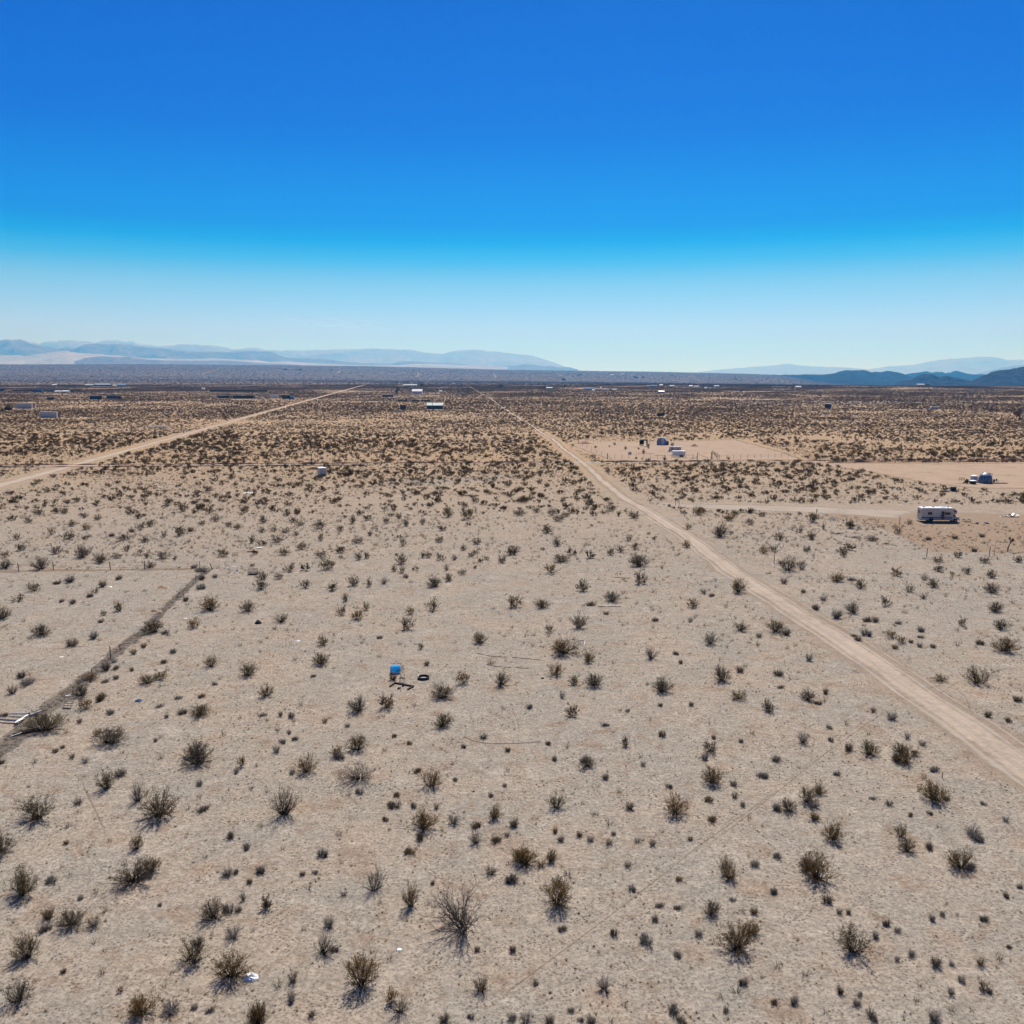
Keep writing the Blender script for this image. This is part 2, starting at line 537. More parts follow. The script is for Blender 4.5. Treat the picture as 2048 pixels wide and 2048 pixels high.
soil_road = soil('road_soil', 'road', .92)
soil_bare = soil('bare_lot_soil', 'bare', .85)
soil_pale = soil('pale_track_soil', 'pale', .7)
soil_red = soil('berm_soil', 'red', .95, .15, .6)
soil_brown = soil('yard_soil', 'brown', .5)
soil_ochre = soil('ochre_soil', 'ochre', .8)
soil_rut = soil('rut_soil', 'pale', .75, .2, .9)
soil_track = soil('wheel_track_soil', 'track', .38, .3, .9)
soil_litter = soil('litter_soil', 'litter', .6, .25, 1.15)
soil_faint = soil('faint_track_soil', 'pale', .4, .3, .8)

patch('cleared_lot', [(1128, 889), (1160, 880), (1300, 883), (1480, 878), (1585, 905), (1630, 921), (1400, 923), (1215, 922), (1165, 905)], soil_bare, 'bare tan lot inside the wire fence around the trailers', .12)
patch('dome_lot', [(1560, 923), (1900, 925), (2250, 921), (2400, 970), (2200, 982), (1960, 982), (1830, 968), (1700, 942)], soil_bare, 'bare tan lot around the silver dome', .2)
patch('motorhome_yard', [(1600, 1024), (1800, 1018), (2250, 1030), (2350, 1118), (1990, 1113), (1850, 1112), (1760, 1062)], soil_brown, 'reddish brown yard in front of the white motorhome', .2)
patch('ochre_field', [(1340, 848), (1400, 843), (1490, 846), (1530, 852), (1440, 860), (1350, 856)], soil_ochre, 'ochre field of dry annuals behind the fenced lot', .4)
patch('wash', [(700, 976), (780, 958), (900, 955), (1040, 945), (1100, 952), (1000, 966), (860, 976)], soil_faint, 'smooth pale sand wash right of the white shed', .4)
patch('pale_clearing', [(1360, 800), (1690, 803), (2048, 801), (2048, 808), (1700, 810), (1420, 806)], soil_pale, 'pale clearing behind the row of utility poles', .4)

def rd(px, y):                        # main road centre line is straight
    return G(px, y)[0]
a0, a1 = G(1846, 1397)[0], G(1171, 931.5)[0]
dr = (a1 - a0).normalized()
ROAD = pts((2330, 1760), (2150, 1610), (2012, 1512), (1846, 1397), (1656, 1265), (1492, 1159), (1384, 1079), (1251, 998), (1171, 931), (1104, 878), (1033, 833), (997, 810), (980, 796), (960, 786), (941, 774.5))
road_pts = []
for p_, q_ in zip(ROAD[:-1], ROAD[1:]):
    k_ = max(1, int((q_ - p_).length / 7))
    road_pts += [p_.lerp(q_, i_ / k_) for i_ in range(k_)]
road_pts.append(ROAD[-1])
rw = random.Random(77)
road_pts = [(p.x + .35 * math.sin(i * .37) + rw.uniform(-.25, .25), p.y) for i, p in enumerate(road_pts)]
def fade(w0, w1):
    n_ = len(road_pts)
    return lambda t: w1 + (w0 - w1) * max(0, 1 - road_pts[min(n_ - 1, int(t * n_))][1] / 500)
strip('road_shoulder', road_pts, fade(13, 5), soil('shoulder_soil', 'bare', .4), 'disturbed sandy shoulder along the long dirt road', jit=.3, soft=.6)
road_o = strip('dirt_road', road_pts, fade(8.5, 3.4), soil_road, 'pale dirt road running from lower right to the horizon', soft=.7, jit=.25)
for s_, w_ in ((-1.9, 1.5), (-.3, .7), (1.5, 1.1), (2.6, .5)):
    strip('wheel_rut', [(x + s_ * 1.1, y) for x, y in road_pts[:24]], lambda t, w_=w_: w_, soil_rut, 'pale compacted wheel rut on the dirt road', across=3, jit=.6)
l0, l1 = G(0, 971)[0], G(576, 812)[0]
dl = (l1 - l0).normalized()
left_pts = [l0 - dl * 120 + dl * s for s in np.linspace(0, 1900, 50)]
strip('dirt_road', [(p.x, p.y) for p in left_pts], lambda t: 7.2 - 3.4 * min(1, t * 1.4), soil_road, 'second dirt road running away at the left', soft=.4)
strip('cross_track', pts((-300, 934), (0, 932.5), (400, 930), (700, 927.5), (1000, 926), (1250, 924.5), (1600, 923), (1750, 922)), 7.0, soil_pale, 'narrow dirt track crossing the desert from side to side', jit=.25)
strip('cross_track', pts((1500, 923.3), (1750, 922.6), (2048, 921.5), (2500, 920)), 9.0, soil_bare, 'dirt track passing behind the dome lot')
def berm(P, w, h, label):
    rng = random.Random(int(P[0].x))
    v, f, line = [], [], []
    for a, b in zip(P[:-1], P[1:]):
        k = max(1, int((b - a).length / 2.5))
        line += [a.lerp(b, i / k) for i in range(k)]
    for i, p in enumerate(line):
        d = (line[min(i + 1, len(line) - 1)] - line[max(i - 1, 0)]).normalized()
        n_ = Vector((-d.y, d.x, 0))
        hh = h * rng.uniform(.25, 1.2) * (0 if i in (0, len(line) - 1) else 1)
        ww = w * rng.uniform(.7, 1.2)
        for u, z in ((-1, -.02), (-.15, 1), (.15, .95), (1, -.02)):
            q = p + n_ * ww * .5 * u
            v.append((q.x, q.y, z * hh if z > 0 else z))
    for i in range(len(line) - 1):
        for j in range(3):
            a = i * 4 + j
            f.append((a, a + 4, a + 5, a + 1))
    return sheet('berm', v, f, [1.0] * len(v), soil_berm, label)
soil_berm = soil('berm_soil', 'red')
for dy, px0, px1, w, h in ((-1.8, -300, 1130, 1.5, .55), (2.2, -300, 760, 1.2, .4), (-2.0, 1200, 1800, 1.5, .55), (-1.8, 1780, 2400, 1.9, .75), (1.6, 1650, 2150, 1.5, .6)):
    berm([G(x, 932.5 + (921.5 - 932.5) * x / 2048 + dy)[0] for x in np.linspace(px0, px1, 14)], w, h, 'low reddish berm along the crossing dirt track')
strip('driveway', pts((1285, 1007), (1400, 1013), (1560, 1017), (1690, 1022), (1790, 1029), (1850, 1036)), lambda t: 8 + 10 * t, soil_pale, 'pale sand driveway leading to the white motorhome', jit=.2)
strip('cross_track', pts((1110, 886), (1160, 880), (1300, 876), (1480, 874)), 6, soil_bare, 'sandy track along the back fence of the lot', jit=.2)
for yy in (1316, 1324):
    strip('tyre_track', pts((690, yy), (850, yy + 2), (1020, yy + 5), (1150, yy + 11), (1300, yy + 17), (1450, yy + 22)), .9, soil_faint, 'faint tyre track across the sand', across=3, jit=.4)
for yy in (1374, 1382):
    strip('tyre_track', pts((920, yy + 3), (1010, yy + 1), (1110, yy - 14), (1180, yy - 24)), .7, soil_faint, 'faint curved tyre track on the sand', across=3, jit=.4)
strip('tyre_track', pts((1575, 1567), (1480, 1634), (1395, 1694), (1300, 1770), (1180, 1862), (1100, 1920), (1024, 1977), (960, 2030)), .22, soil_track, 'thin dark tyre line running diagonally over the sand', across=3, jit=.3)
strip('tyre_track', pts((1800, 1405), (1730, 1450), (1640, 1515), (1560, 1580), (1470, 1650), (1405, 1698)), .2, soil_track, 'thin dark tyre line joining the diagonal one', across=3, jit=.3)
strip('tyre_track', pts((1845, 1380), (1880, 1371), (1912, 1377), (1932, 1395), (1940, 1420), (1957, 1440)), .3, soil_track, 'dark curved tyre mark beside the dirt road', across=3, jit=.3)
strip('tyre_track', pts((1876, 1390), (1905, 1370), (1940, 1352)), .25, soil_track, 'short dark tyre mark beside the dirt road', across=3, jit=.3)
strip('tyre_track', pts((1974, 1456), (2010, 1488), (2048, 1518)), .25, soil_track, 'dark tyre mark at the road edge', across=3, jit=.3)
strip('tyre_track', pts((158, 1530), (168, 1575), (200, 1640), (212, 1680)), .3, soil_track, 'faint wheel mark on the sand at left', across=3, jit=.3)
# litter and shade-dark twigs blown against the fallen fence
FENCE = [(-30, 1535), (0, 1500), (40, 1462), (85, 1425), (130, 1392), (160, 1368), (200, 1334), (232, 1305), (262, 1282), (300, 1252), (322, 1225), (352, 1196), (372, 1178), (392, 1158), (408, 1147), (423, 1137)]
strip('litter_band', pts(*FENCE), lambda t: 2.6 - 1.4 * t, soil_litter, 'dark band of blown litter along the fallen wire fence', jit=.5, step=1.2)
strip('litter_band', pts((-20, 1143), (60, 1142), (140, 1141), (230, 1140), (330, 1138), (423, 1137)), 2.0, soil('back_litter_soil', 'track', .9, .1, .7), 'thin dark line of litter under the back fence', across=3, jit=.6, step=1.2)
# pale tracks on the far slope
for p in ([(835, 745), (838, 750), (831, 755)], [(987, 748), (993, 757)], [(674, 748), (682, 741)], [(760, 748), (768, 743)], [(400, 750), (440, 739)], [(1110, 748), (1140, 757)], [(1372, 752), (1400, 758)]):
    strip('far_track', pts(*p), 22, soil('far_track_soil', 'pale', .9), 'pale dirt track on the far purple slope', across=3, jit=.1)

# ------------------------------------------------------------------ mountains and hills
def z4(*p): return [(x / 3.7734 + 1536, y / 3.7734 + 640) for x, y in p]
def z1(*p): return [(x / 3.7734, y / 3.7734 + 640) for x, y in p]
def z2(*p): return [(x / 3.7734 + 512, y / 3.7734 + 640) for x, y in p]
def z3(*p): return [(x / 3.7734 + 1024, y / 3.7734 + 640) for x, y in p]

def ridge(name, prof, D, wf, wb, mat, label, amp=.35, nu=260, seed=0, foot=None, p=1.25, jag=.06):
    xs = np.array([q[0] for q in prof]); ys = np.array([q[1] for q in prof])
    NV, NB = 26, 6
    v, f = [], []
    U = np.linspace(xs[0], xs[-1], nu)
    wid = (xs[-1] - xs[0]) / F * D
    for px in U:
        py = float(np.interp(px, xs, ys))
        d = ray(px, py)
        k = D / d.y
        crest = CAMZ + d.z * k
        base = CAMZ + ray(px, foot).z * (D / ray(px, foot).y) if foot else H(px / F * 0, 0) + CAMZ + tan_of(750) * D
        if not foot:
            base = CAMZ + tan_of(752) * D
        hgt = max(crest - base, 4.0)
        dirx = d.x / d.y
        for j in range(-NB, NV + 1):
            if j < 0:
                Y = D + wb * (-j / NB); s = (1 - (-j / NB)) ** 1.1
                t = -j / NB
            else:
                t = j / NV
                Y = D - wf * t; s = (1 - t) ** p
            X = dirx * D + (dirx * (Y - D))
            q = Vector((X / wf * 3.2, Y / wf * 1.6, seed * 7.3))
            n = noise.ridged_multi_fractal(q, 1.0, 2.1, 5, 1.0, 2.0) - 1.0
            bump = amp * n * t * (1 - t) * 3.2
            if j == 0:
                bump = jag * (noise.noise(Vector((X / wf * 14, 3.3, seed))) + .5 * noise.noise(Vector((X / wf * 40, 1.3, seed))))
            z = base + hgt * max(-.03, min(s + bump * (.4 + .6 * s), 1.0 if j == 0 else .985 - .25 * t * t if j > 0 else 1))
            if abs(t - 1) < 1e-6:
                z = base - 60
            v.append((X, Y, z))
    m = NV + NB + 1
    for i in range(nu - 1):
        for j in range(m - 1):
            a = i * m + j
            f.append((a, a + 1, a + m + 1, a + m))
    me = bpy.data.meshes.new(name)
    me.from_pydata(v, [], f)
    me.materials.append(mat)
    me.polygons.foreach_set('use_smooth', [True] * len(me.polygons))
    me.update()
    if sum(q.normal.z for q in me.polygons) < 0:
        me.flip_normals()
    o = bpy.data.objects.new(name, me)
    COL.objects.link(o)
    return tag(o, label, kind='structure')

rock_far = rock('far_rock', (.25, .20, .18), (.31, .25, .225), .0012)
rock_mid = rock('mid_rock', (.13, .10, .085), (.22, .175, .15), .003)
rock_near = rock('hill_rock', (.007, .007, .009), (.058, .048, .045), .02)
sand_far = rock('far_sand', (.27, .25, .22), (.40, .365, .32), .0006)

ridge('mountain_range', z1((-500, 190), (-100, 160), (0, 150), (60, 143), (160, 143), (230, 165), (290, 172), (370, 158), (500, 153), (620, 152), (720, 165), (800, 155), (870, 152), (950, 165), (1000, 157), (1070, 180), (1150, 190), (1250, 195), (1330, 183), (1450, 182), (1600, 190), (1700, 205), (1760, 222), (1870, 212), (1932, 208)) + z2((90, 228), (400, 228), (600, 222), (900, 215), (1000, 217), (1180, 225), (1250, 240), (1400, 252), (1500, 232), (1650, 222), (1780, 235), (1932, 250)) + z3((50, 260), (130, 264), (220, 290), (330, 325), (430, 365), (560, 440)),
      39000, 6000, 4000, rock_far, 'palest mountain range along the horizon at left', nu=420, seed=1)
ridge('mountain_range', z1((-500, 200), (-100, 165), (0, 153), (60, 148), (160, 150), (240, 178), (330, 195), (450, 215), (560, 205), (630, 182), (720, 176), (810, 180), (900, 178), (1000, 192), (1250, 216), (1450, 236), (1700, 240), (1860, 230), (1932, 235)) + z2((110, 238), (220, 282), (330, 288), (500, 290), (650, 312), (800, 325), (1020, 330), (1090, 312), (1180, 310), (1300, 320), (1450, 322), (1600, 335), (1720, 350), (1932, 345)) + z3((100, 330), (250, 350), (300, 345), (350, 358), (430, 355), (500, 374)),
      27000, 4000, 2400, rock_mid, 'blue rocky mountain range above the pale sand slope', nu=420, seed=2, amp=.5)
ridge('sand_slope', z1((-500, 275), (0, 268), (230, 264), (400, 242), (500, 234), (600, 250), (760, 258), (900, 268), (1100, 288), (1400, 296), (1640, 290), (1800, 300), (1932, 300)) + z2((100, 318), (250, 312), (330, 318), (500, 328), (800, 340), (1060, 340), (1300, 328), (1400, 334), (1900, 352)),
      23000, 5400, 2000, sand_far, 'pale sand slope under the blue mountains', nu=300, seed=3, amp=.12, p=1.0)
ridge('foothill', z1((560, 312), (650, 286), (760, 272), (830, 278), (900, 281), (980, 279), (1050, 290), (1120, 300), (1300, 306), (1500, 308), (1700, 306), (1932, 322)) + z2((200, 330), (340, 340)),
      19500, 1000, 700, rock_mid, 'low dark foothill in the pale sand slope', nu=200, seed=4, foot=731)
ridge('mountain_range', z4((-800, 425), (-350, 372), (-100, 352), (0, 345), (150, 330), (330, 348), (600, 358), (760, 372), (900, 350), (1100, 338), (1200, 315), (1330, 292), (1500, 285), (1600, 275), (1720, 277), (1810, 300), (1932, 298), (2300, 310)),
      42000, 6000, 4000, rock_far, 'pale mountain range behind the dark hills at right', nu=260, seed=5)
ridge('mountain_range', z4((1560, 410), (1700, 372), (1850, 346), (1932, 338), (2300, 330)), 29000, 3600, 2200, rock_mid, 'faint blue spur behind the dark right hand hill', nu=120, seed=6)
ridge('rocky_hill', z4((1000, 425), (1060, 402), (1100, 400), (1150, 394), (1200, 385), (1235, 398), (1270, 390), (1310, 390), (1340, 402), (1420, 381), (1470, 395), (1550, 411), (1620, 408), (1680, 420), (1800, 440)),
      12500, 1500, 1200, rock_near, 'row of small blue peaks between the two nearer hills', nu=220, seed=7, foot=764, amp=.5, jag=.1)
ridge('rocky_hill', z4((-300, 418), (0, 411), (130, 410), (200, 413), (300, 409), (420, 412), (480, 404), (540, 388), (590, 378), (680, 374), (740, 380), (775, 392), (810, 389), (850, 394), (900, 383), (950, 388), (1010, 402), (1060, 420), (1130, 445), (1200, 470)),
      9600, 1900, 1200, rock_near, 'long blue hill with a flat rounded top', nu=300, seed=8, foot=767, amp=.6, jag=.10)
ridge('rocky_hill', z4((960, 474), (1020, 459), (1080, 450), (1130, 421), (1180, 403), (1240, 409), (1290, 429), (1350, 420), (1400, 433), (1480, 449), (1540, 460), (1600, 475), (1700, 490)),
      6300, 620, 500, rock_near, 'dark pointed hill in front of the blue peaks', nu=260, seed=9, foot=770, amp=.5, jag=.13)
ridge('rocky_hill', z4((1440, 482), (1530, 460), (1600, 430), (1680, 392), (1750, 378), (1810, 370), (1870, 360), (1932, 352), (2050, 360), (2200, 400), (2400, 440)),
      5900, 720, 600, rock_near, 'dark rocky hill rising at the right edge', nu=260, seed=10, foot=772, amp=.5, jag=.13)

# ------------------------------------------------------------------ plant meshes (unit crown radius, unit height)
def leafquad(mb, p, s, rng, up=.4):
    a = Vector((rng.gauss(0, 1), rng.gauss(0, 1), rng.gauss(0, 1) + up)).normalized()
    b = a.cross(Vector((rng.gauss(0, 1), rng.gauss(0, 1), rng.gauss(0, 1)))).normalized()
    a = a * s; b = b * s * .55
    mb.quad(tuple(p - a), tuple(p + b), tuple(p + a), tuple(p - b))

def creosote(rng, n=40, leaves=9, bare=False, lean=.15):
    st, lf = MB(), MB()
    lx, ly = rng.uniform(-lean, lean), rng.uniform(-lean, lean)
    gaps = [(rng.uniform(0, 6.28), rng.uniform(.3, .6)) for _ in range(2)]     # sides where few stems grow
    base = [(rng.gauss(0, .10), rng.gauss(0, .10)) for _ in range(3)]
    for i in range(n):
        az = rng.uniform(0, 2 * math.pi)
        if any(abs((az - g + math.pi) % 6.283 - math.pi) < w for g, w in gaps) and rng.random() < .75:
            continue
        ti = R(4 + 70 * rng.random() ** .8)
        ln = rng.uniform(.55, 1.05) * (1.15 if rng.random() < .12 else 1)
        d = Vector((math.sin(ti) * math.cos(az) + lx, math.sin(ti) * math.sin(az) + ly, math.cos(ti)))
        bx, by = rng.choice(base)
        b = Vector((bx + .05 * math.cos(az), by + .05 * math.sin(az), -.02))
        d0 = Vector((d.x * .85, d.y * .85, d.z * .9))
        w = lambda k: Vector((rng.gauss(0, k), rng.gauss(0, k), rng.gauss(0, k * .6)))
        P = [b, b + d0 * ln * .3 + w(.03), b + d * ln * .55 + w(.05), b + d * ln * .8 + w(.06) + Vector((0, 0, .03)), b + d * ln + w(.06) + Vector((0, 0, .05))]
        for q in P[1:]:
            q.z = max(q.z, .03)
        st.tube(P, [.010, .008, .006, .0045, .0025], 3, False)
        for k in range(7 if bare else 6):
            t = rng.uniform(.3, .97) * 4
            j = min(3, int(t))
            o = P[j].lerp(P[j + 1], t - j)
            e = (d + Vector((rng.gauss(0, .65), rng.gauss(0, .65), rng.gauss(.15, .45)))).normalized() * rng.uniform(.12, .30)
            q = o + e
            q.z = max(q.z, .03)
            st.tube([o, o.lerp(q, .5) + w(.02), q], [.0042, .003, .0015], 3, False)
            if not bare:
                for m in range(leaves if t > 1.6 else leaves // 3):
                    v = o.lerp(q, rng.uniform(.3, 1.1)) + Vector((rng.gauss(0, .028), rng.gauss(0, .028), rng.gauss(0, .028)))
                    v.z = max(v.z, .02)
                    leafquad(lf, v, rng.uniform(.013, .026), rng)
    return st, lf

def tuft(rng, n=150, leaves=560, shape=0):
    st, lf = MB(), MB()
    lobes = [(0, 0, 1.0)] if shape == 0 else [(rng.uniform(-.55, .55), rng.uniform(-.55, .55), rng.uniform(.45, .85)) for _ in range(shape + 1)]
    for i in range(n):
        cx, cy, s = rng.choice(lobes)
        az = rng.uniform(0, 2 * math.pi); ti = R(3 + 78 * rng.random() ** .75)
        ln = rng.uniform(.55, 1.12) * s
        d = Vector((math.sin(ti) * math.cos(az), math.sin(ti) * math.sin(az), math.cos(ti))) * ln
        b = Vector((cx + .2 * s * math.cos(az), cy + .2 * s * math.sin(az), 0))
        st.tube([b, b + d * .55 + Vector((rng.gauss(0, .05), rng.gauss(0, .05), .08)), b + d + Vector((rng.gauss(0, .06), rng.gauss(0, .06), .12))], [.016, .012, .004], 3, False)
        for k in range(leaves // n + 1):
            p = b + d * rng.uniform(.45, 1.08) + Vector((rng.gauss(0, .07), rng.gauss(0, .07), rng.gauss(.08, .07)))
            p.z = max(p.z, .03)
            leafquad(lf, p, rng.uniform(.03, .065), rng, 1.0)
    return st, lf

def lowpoly(rng, leaves, s, stems=5):
    mb = MB()
    for i in range(stems):
        az = rng.uniform(0, 6.283); ti = R(10 + 50 * rng.random())
        d = Vector((math.sin(ti) * math.cos(az), math.sin(ti) * math.sin(az), math.cos(ti)))
        n = Vector((-math.sin(az), math.cos(az), 0)) * .03
        mb.tri(tuple(-n), tuple(n), tuple(d))
    for i in range(leaves):
        az = rng.uniform(0, 6.283); ti = math.acos(1 - rng.random() * .95)
        r = rng.uniform(.4, 1.0)
        p = Vector((r * math.sin(ti) * math.cos(az), r * math.sin(ti) * math.sin(az), max(.08, r * math.cos(ti))))
        leafquad(mb, p, rng.uniform(.6, 1.3) * s, rng, .5)
    return mb

prng = random.Random(11)
CREO = []
for k in range(7):
    st, lf = creosote(prng, prng.choice((70, 80, 92, 104)), prng.choice((8, 10, 12)))
    sm = st.mesh('creosote_stems', 'stem')
    CREO.append((sm, {c: (lambda l: l)(lf.mesh('creosote_foliage', 'leaf_' + c)) for c in ('ochre', 'olive', 'grey')}))
CREO_S = []
for k in range(6):                                   # for bushes farther off: fewer twigs, larger leaves
    st, lf = creosote(prng, prng.choice((34, 40, 46)), 6)
    for q in lf.f:
        c = sum((Vector(lf.v[i]) for i in q), Vector()) / 4
        for i in q:
            lf.v[i] = tuple(c + (Vector(lf.v[i]) - c) * 2.1)
    sm = st.mesh('creosote_stems', 'stem')
    CREO_S.append((sm, {c: lf.mesh('creosote_foliage', 'leaf_' + c) for c in ('ochre', 'olive', 'grey')}))
DEAD = []
for k in range(4):
    st, _ = creosote(prng, prng.choice((80, 95, 110)), bare=True, lean=.2)
    DEAD.append((st.mesh('dead_stems', 'stem'), st.mesh('dead_stems', 'dead_stem')))
TUFT = []
for k in range(6):
    st, lf = tuft(prng, (150, 110, 160, 80, 170, 150)[k], shape=(0, 1, 1, 0, 2, 3)[k])
    n0 = len(st.v)
    st.f += [tuple(i + n0 for i in q) for q in lf.f]; st.v += lf.v
    TUFT.append({c: st.mesh('tuft', 'tuft_' + c) for c in ('dark', 'grey', 'brown')})

# ------------------------------------------------------------------ catalogue of the plants one can tell apart in the photograph
# offset x, offset y, enlargement, then plants: x, y of the base, crown width, crown height (0: from the width), kind
# kinds: o ochre, v olive, g grey creosote, d bare bush, t tuft
CAT = []
def cat(ox, oy, k, txt, dy=0.0):
    for e in txt.split(';'):
        e = e.split()
        if len(e) < 4:
            continue
        x, y, w, h, kd = float(e[0]), float(e[1]), float(e[2]), float(e[3]), e[4] if len(e) > 4 else 't'
        CAT.append((ox + x / k, oy + (y + dy * w) / k, w / k, h / k, kd))
cat(0, 1512, 3.604, '''270 450 250 170 v;770 235 140 130 v;990 325 130 165 d;1145 430 260 185 v;10 690 200 140 g;150 1000 220 195 v;965 905 300 140 g;1085 840 130 110 o;
985 670 100 100 o;525 1215 190 120 g;195 1460 185 180 v;1390 1475 190 140 v;1675 1580 260 195 o;125 1765 190 140 g;1020 1855 180 150 o;1540 1165 170 120 g;1860 1930 170 140 o;
1430 55 180 110 g;1735 75 60 75 o;870 1695 45 40 o;860 130 100 0 t;565 345 80 0 t;1435 210 70 0 t;1465 395 105 0 t;1655 590 75 0 t;1785 665 80 0 t;350 915 90 0 t;350 1175 115 0 t;325 1260 110 0 t;
675 1230 105 0 t;1680 1310 110 0 t;1190 1835 160 0 t;1400 1825 60 0 t;1515 1840 70 0 t;460 1560 55 0 t;1640 860 85 0 t;1695 845 70 0 t;1880 835 80 0 t;1800 915 50 0 t;590 1030 55 0 t;460 635 55 0 t;
1430 1360 90 0 t;1640 1125 110 0 t;1715 1110 70 0 t;1760 1040 50 75 d;1915 1085 75 0 t;1710 120 60 0 t;10 60 60 0 t;1165 1080 50 0 t;345 1160 60 0 t;615 45 60 0 t;520 15 60 0 t;220 1170 45 0 t;1635 755 45 0 t;905 590 40 0 t''')
cat(512, 1512, 3.604, '''370 110 150 110 o;735 165 240 150 d;200 410 210 220 d;1260 215 170 110 o;1195 520 180 120 o;1710 445 120 85 o;1595 630 110 95 d;865 965 145 175 d;1115 1085 135 175 o;1485 1225 340 270 d;
75 1095 75 100 g;485 1425 190 155 d;755 1650 235 240 o;980 1785 95 105 o;1035 1845 160 155 d;15 1905 130 125 o;1910 760 140 115 o;260 125 65 0 t;595 20 90 0 t;1165 115 65 0 t;740 270 75 0 t;815 300 45 0 t;
845 312 45 0 t;1005 290 55 0 t;980 375 100 0 t;1130 370 60 0 t;1300 380 55 0 t;1425 485 95 0 t;1585 510 95 0 t;1720 610 95 0 t;1860 505 70 0 t;925 465 60 0 t;1185 600 100 0 t;1090 705 95 0 t;485 715 85 80 t;
35 840 80 0 t;190 860 45 0 t;335 860 50 0 t;435 840 50 0 t;635 1005 60 0 t;525 1225 95 0 t;240 1260 45 0 t;565 1400 80 0 t;265 1630 95 80 t;265 1760 105 0 t;400 1880 75 0 t;1620 1690 115 110 t;1845 1905 80 0 t;
1360 1915 80 0 t;1545 1890 55 0 t;1690 850 95 0 t;1845 910 105 0 t;1590 1415 55 0 t;1850 1410 60 0 t;1285 925 50 0 t;1470 785 45 0 t;1810 575 50 0 t;1460 360 40 0 t;1385 315 45 0 t;1700 290 50 0 t;1805 215 50 0 t;
1780 60 45 0 t;225 540 40 0 t;1640 165 40 0 t;1340 575 40 0 t;1385 690 40 0 t;840 1270 40 0 t;1425 180 55 0 t''')
cat(1024, 1512, 3.604, '''95 775 170 115 o;275 755 110 85 o;325 1070 215 190 o;330 930 75 60 g;1450 195 140 125 o;1180 410 170 130 o;320 375 125 105 v;550 75 120 75 g;1540 845 110 115 o;1435 1135 115 95 g;1625 1395 260 175 o;
1720 1275 125 85 o;210 795 75 0 t;850 380 75 0 t;1405 325 80 0 t;1430 465 85 0 t;1605 205 65 0 t;690 170 75 0 t;305 30 60 0 t;510 40 60 0 t;1390 25 65 0 t;1605 300 50 0 t;1665 360 60 0 t;1905 385 80 0 t;1800 150 90 0 t;
310 550 65 0 t;20 500 60 0 t;485 580 50 0 t;565 610 60 0 t;370 615 70 0 t;700 635 75 0 t;735 575 55 0 t;905 620 55 0 t;1015 645 65 0 t;1285 605 50 0 t;835 795 65 0 t;870 965 65 60 t;980 980 45 0 t;1065 1085 65 0 t;
1195 1100 55 0 t;1195 905 70 0 t;1280 880 40 0 t;5 900 90 0 t;1575 890 130 0 t;1740 780 90 0 t;1885 990 65 0 t;1745 1135 60 0 t;1590 1045 50 0 t;730 1290 75 0 t;945 1345 120 100 t;1195 1445 70 65 t;1345 1295 70 0 t;
365 1260 70 0 t;665 1680 110 100 t;180 1645 60 0 t;410 1555 45 0 t;1150 1850 100 100 t;1665 1650 65 70 t;1735 1670 45 0 t;1890 1785 60 0 t;1540 1840 65 0 t;435 1830 75 0 t;100 1915 110 0 t;270 1925 90 0 t;
1220 1920 90 0 t;570 1930 80 0 t;0 1890 60 0 t;1140 225 55 0 t;945 70 50 0 t;825 105 45 0 t;1100 165 45 0 t;1030 1185 60 0 t;1365 745 40 0 t;500 1905 50 0 t''')
cat(1512, 1512, 3.604, '''1075 50 145 90 o;1290 320 195 140 o;370 330 130 110 v;440 265 115 55 o;240 395 120 85 g;545 600 145 130 o;440 880 215 175 o;370 815 120 90 g;1040 580 100 85 v;1090 685 125 80 v;1480 805 175 140 o;700 1415 215 170 v;
1000 35 100 0 t;1290 110 80 0 t;1385 325 80 0 t;415 370 90 0 t;145 390 70 0 t;420 460 80 0 t;1245 665 75 0 t;1565 580 150 85 t;1610 610 75 0 t;1545 815 90 0 t;515 1040 110 80 t;845 1305 65 65 t;945 1225 60 65 t;1020 1265 65 0 t;
670 1130 50 50 t;600 1135 55 0 t;1285 1185 65 65 t;1345 1150 65 0 t;1645 1190 75 55 t;1525 1215 35 0 t;1120 1440 65 0 t;1295 1515 85 80 t;1620 1510 65 65 t;1400 1500 50 0 t;1015 1475 50 0 t;1810 1385 50 0 t;280 1785 80 80 t;
135 1780 55 0 t;605 1710 60 60 t;745 1725 65 0 t;725 1795 65 0 t;835 1890 105 85 t;1250 1900 115 100 t;1405 1720 65 60 t;1480 1625 60 0 t;1800 470 60 0 t;960 355 65 0 t;840 310 50 0 t;590 140 60 0 t;690 75 45 0 t;685 112 45 0 t;
920 220 45 0 t;1110 430 55 0 t;1260 418 50 0 t;1630 350 50 0 t;1425 215 40 0 t;40 150 80 0 t;145 35 70 0 t;1900 950 50 0 t;1655 1690 90 60 v;1435 930 35 0 t;1800 1015 60 0 t;130 995 60 0 t;140 730 85 0 t;1680 1705 60 0 t;
1345 470 35 0 t;1840 405 45 0 t;640 685 35 0 t;890 945 30 0 t;1385 1000 30 0 t;240 1170 45 0 t''')
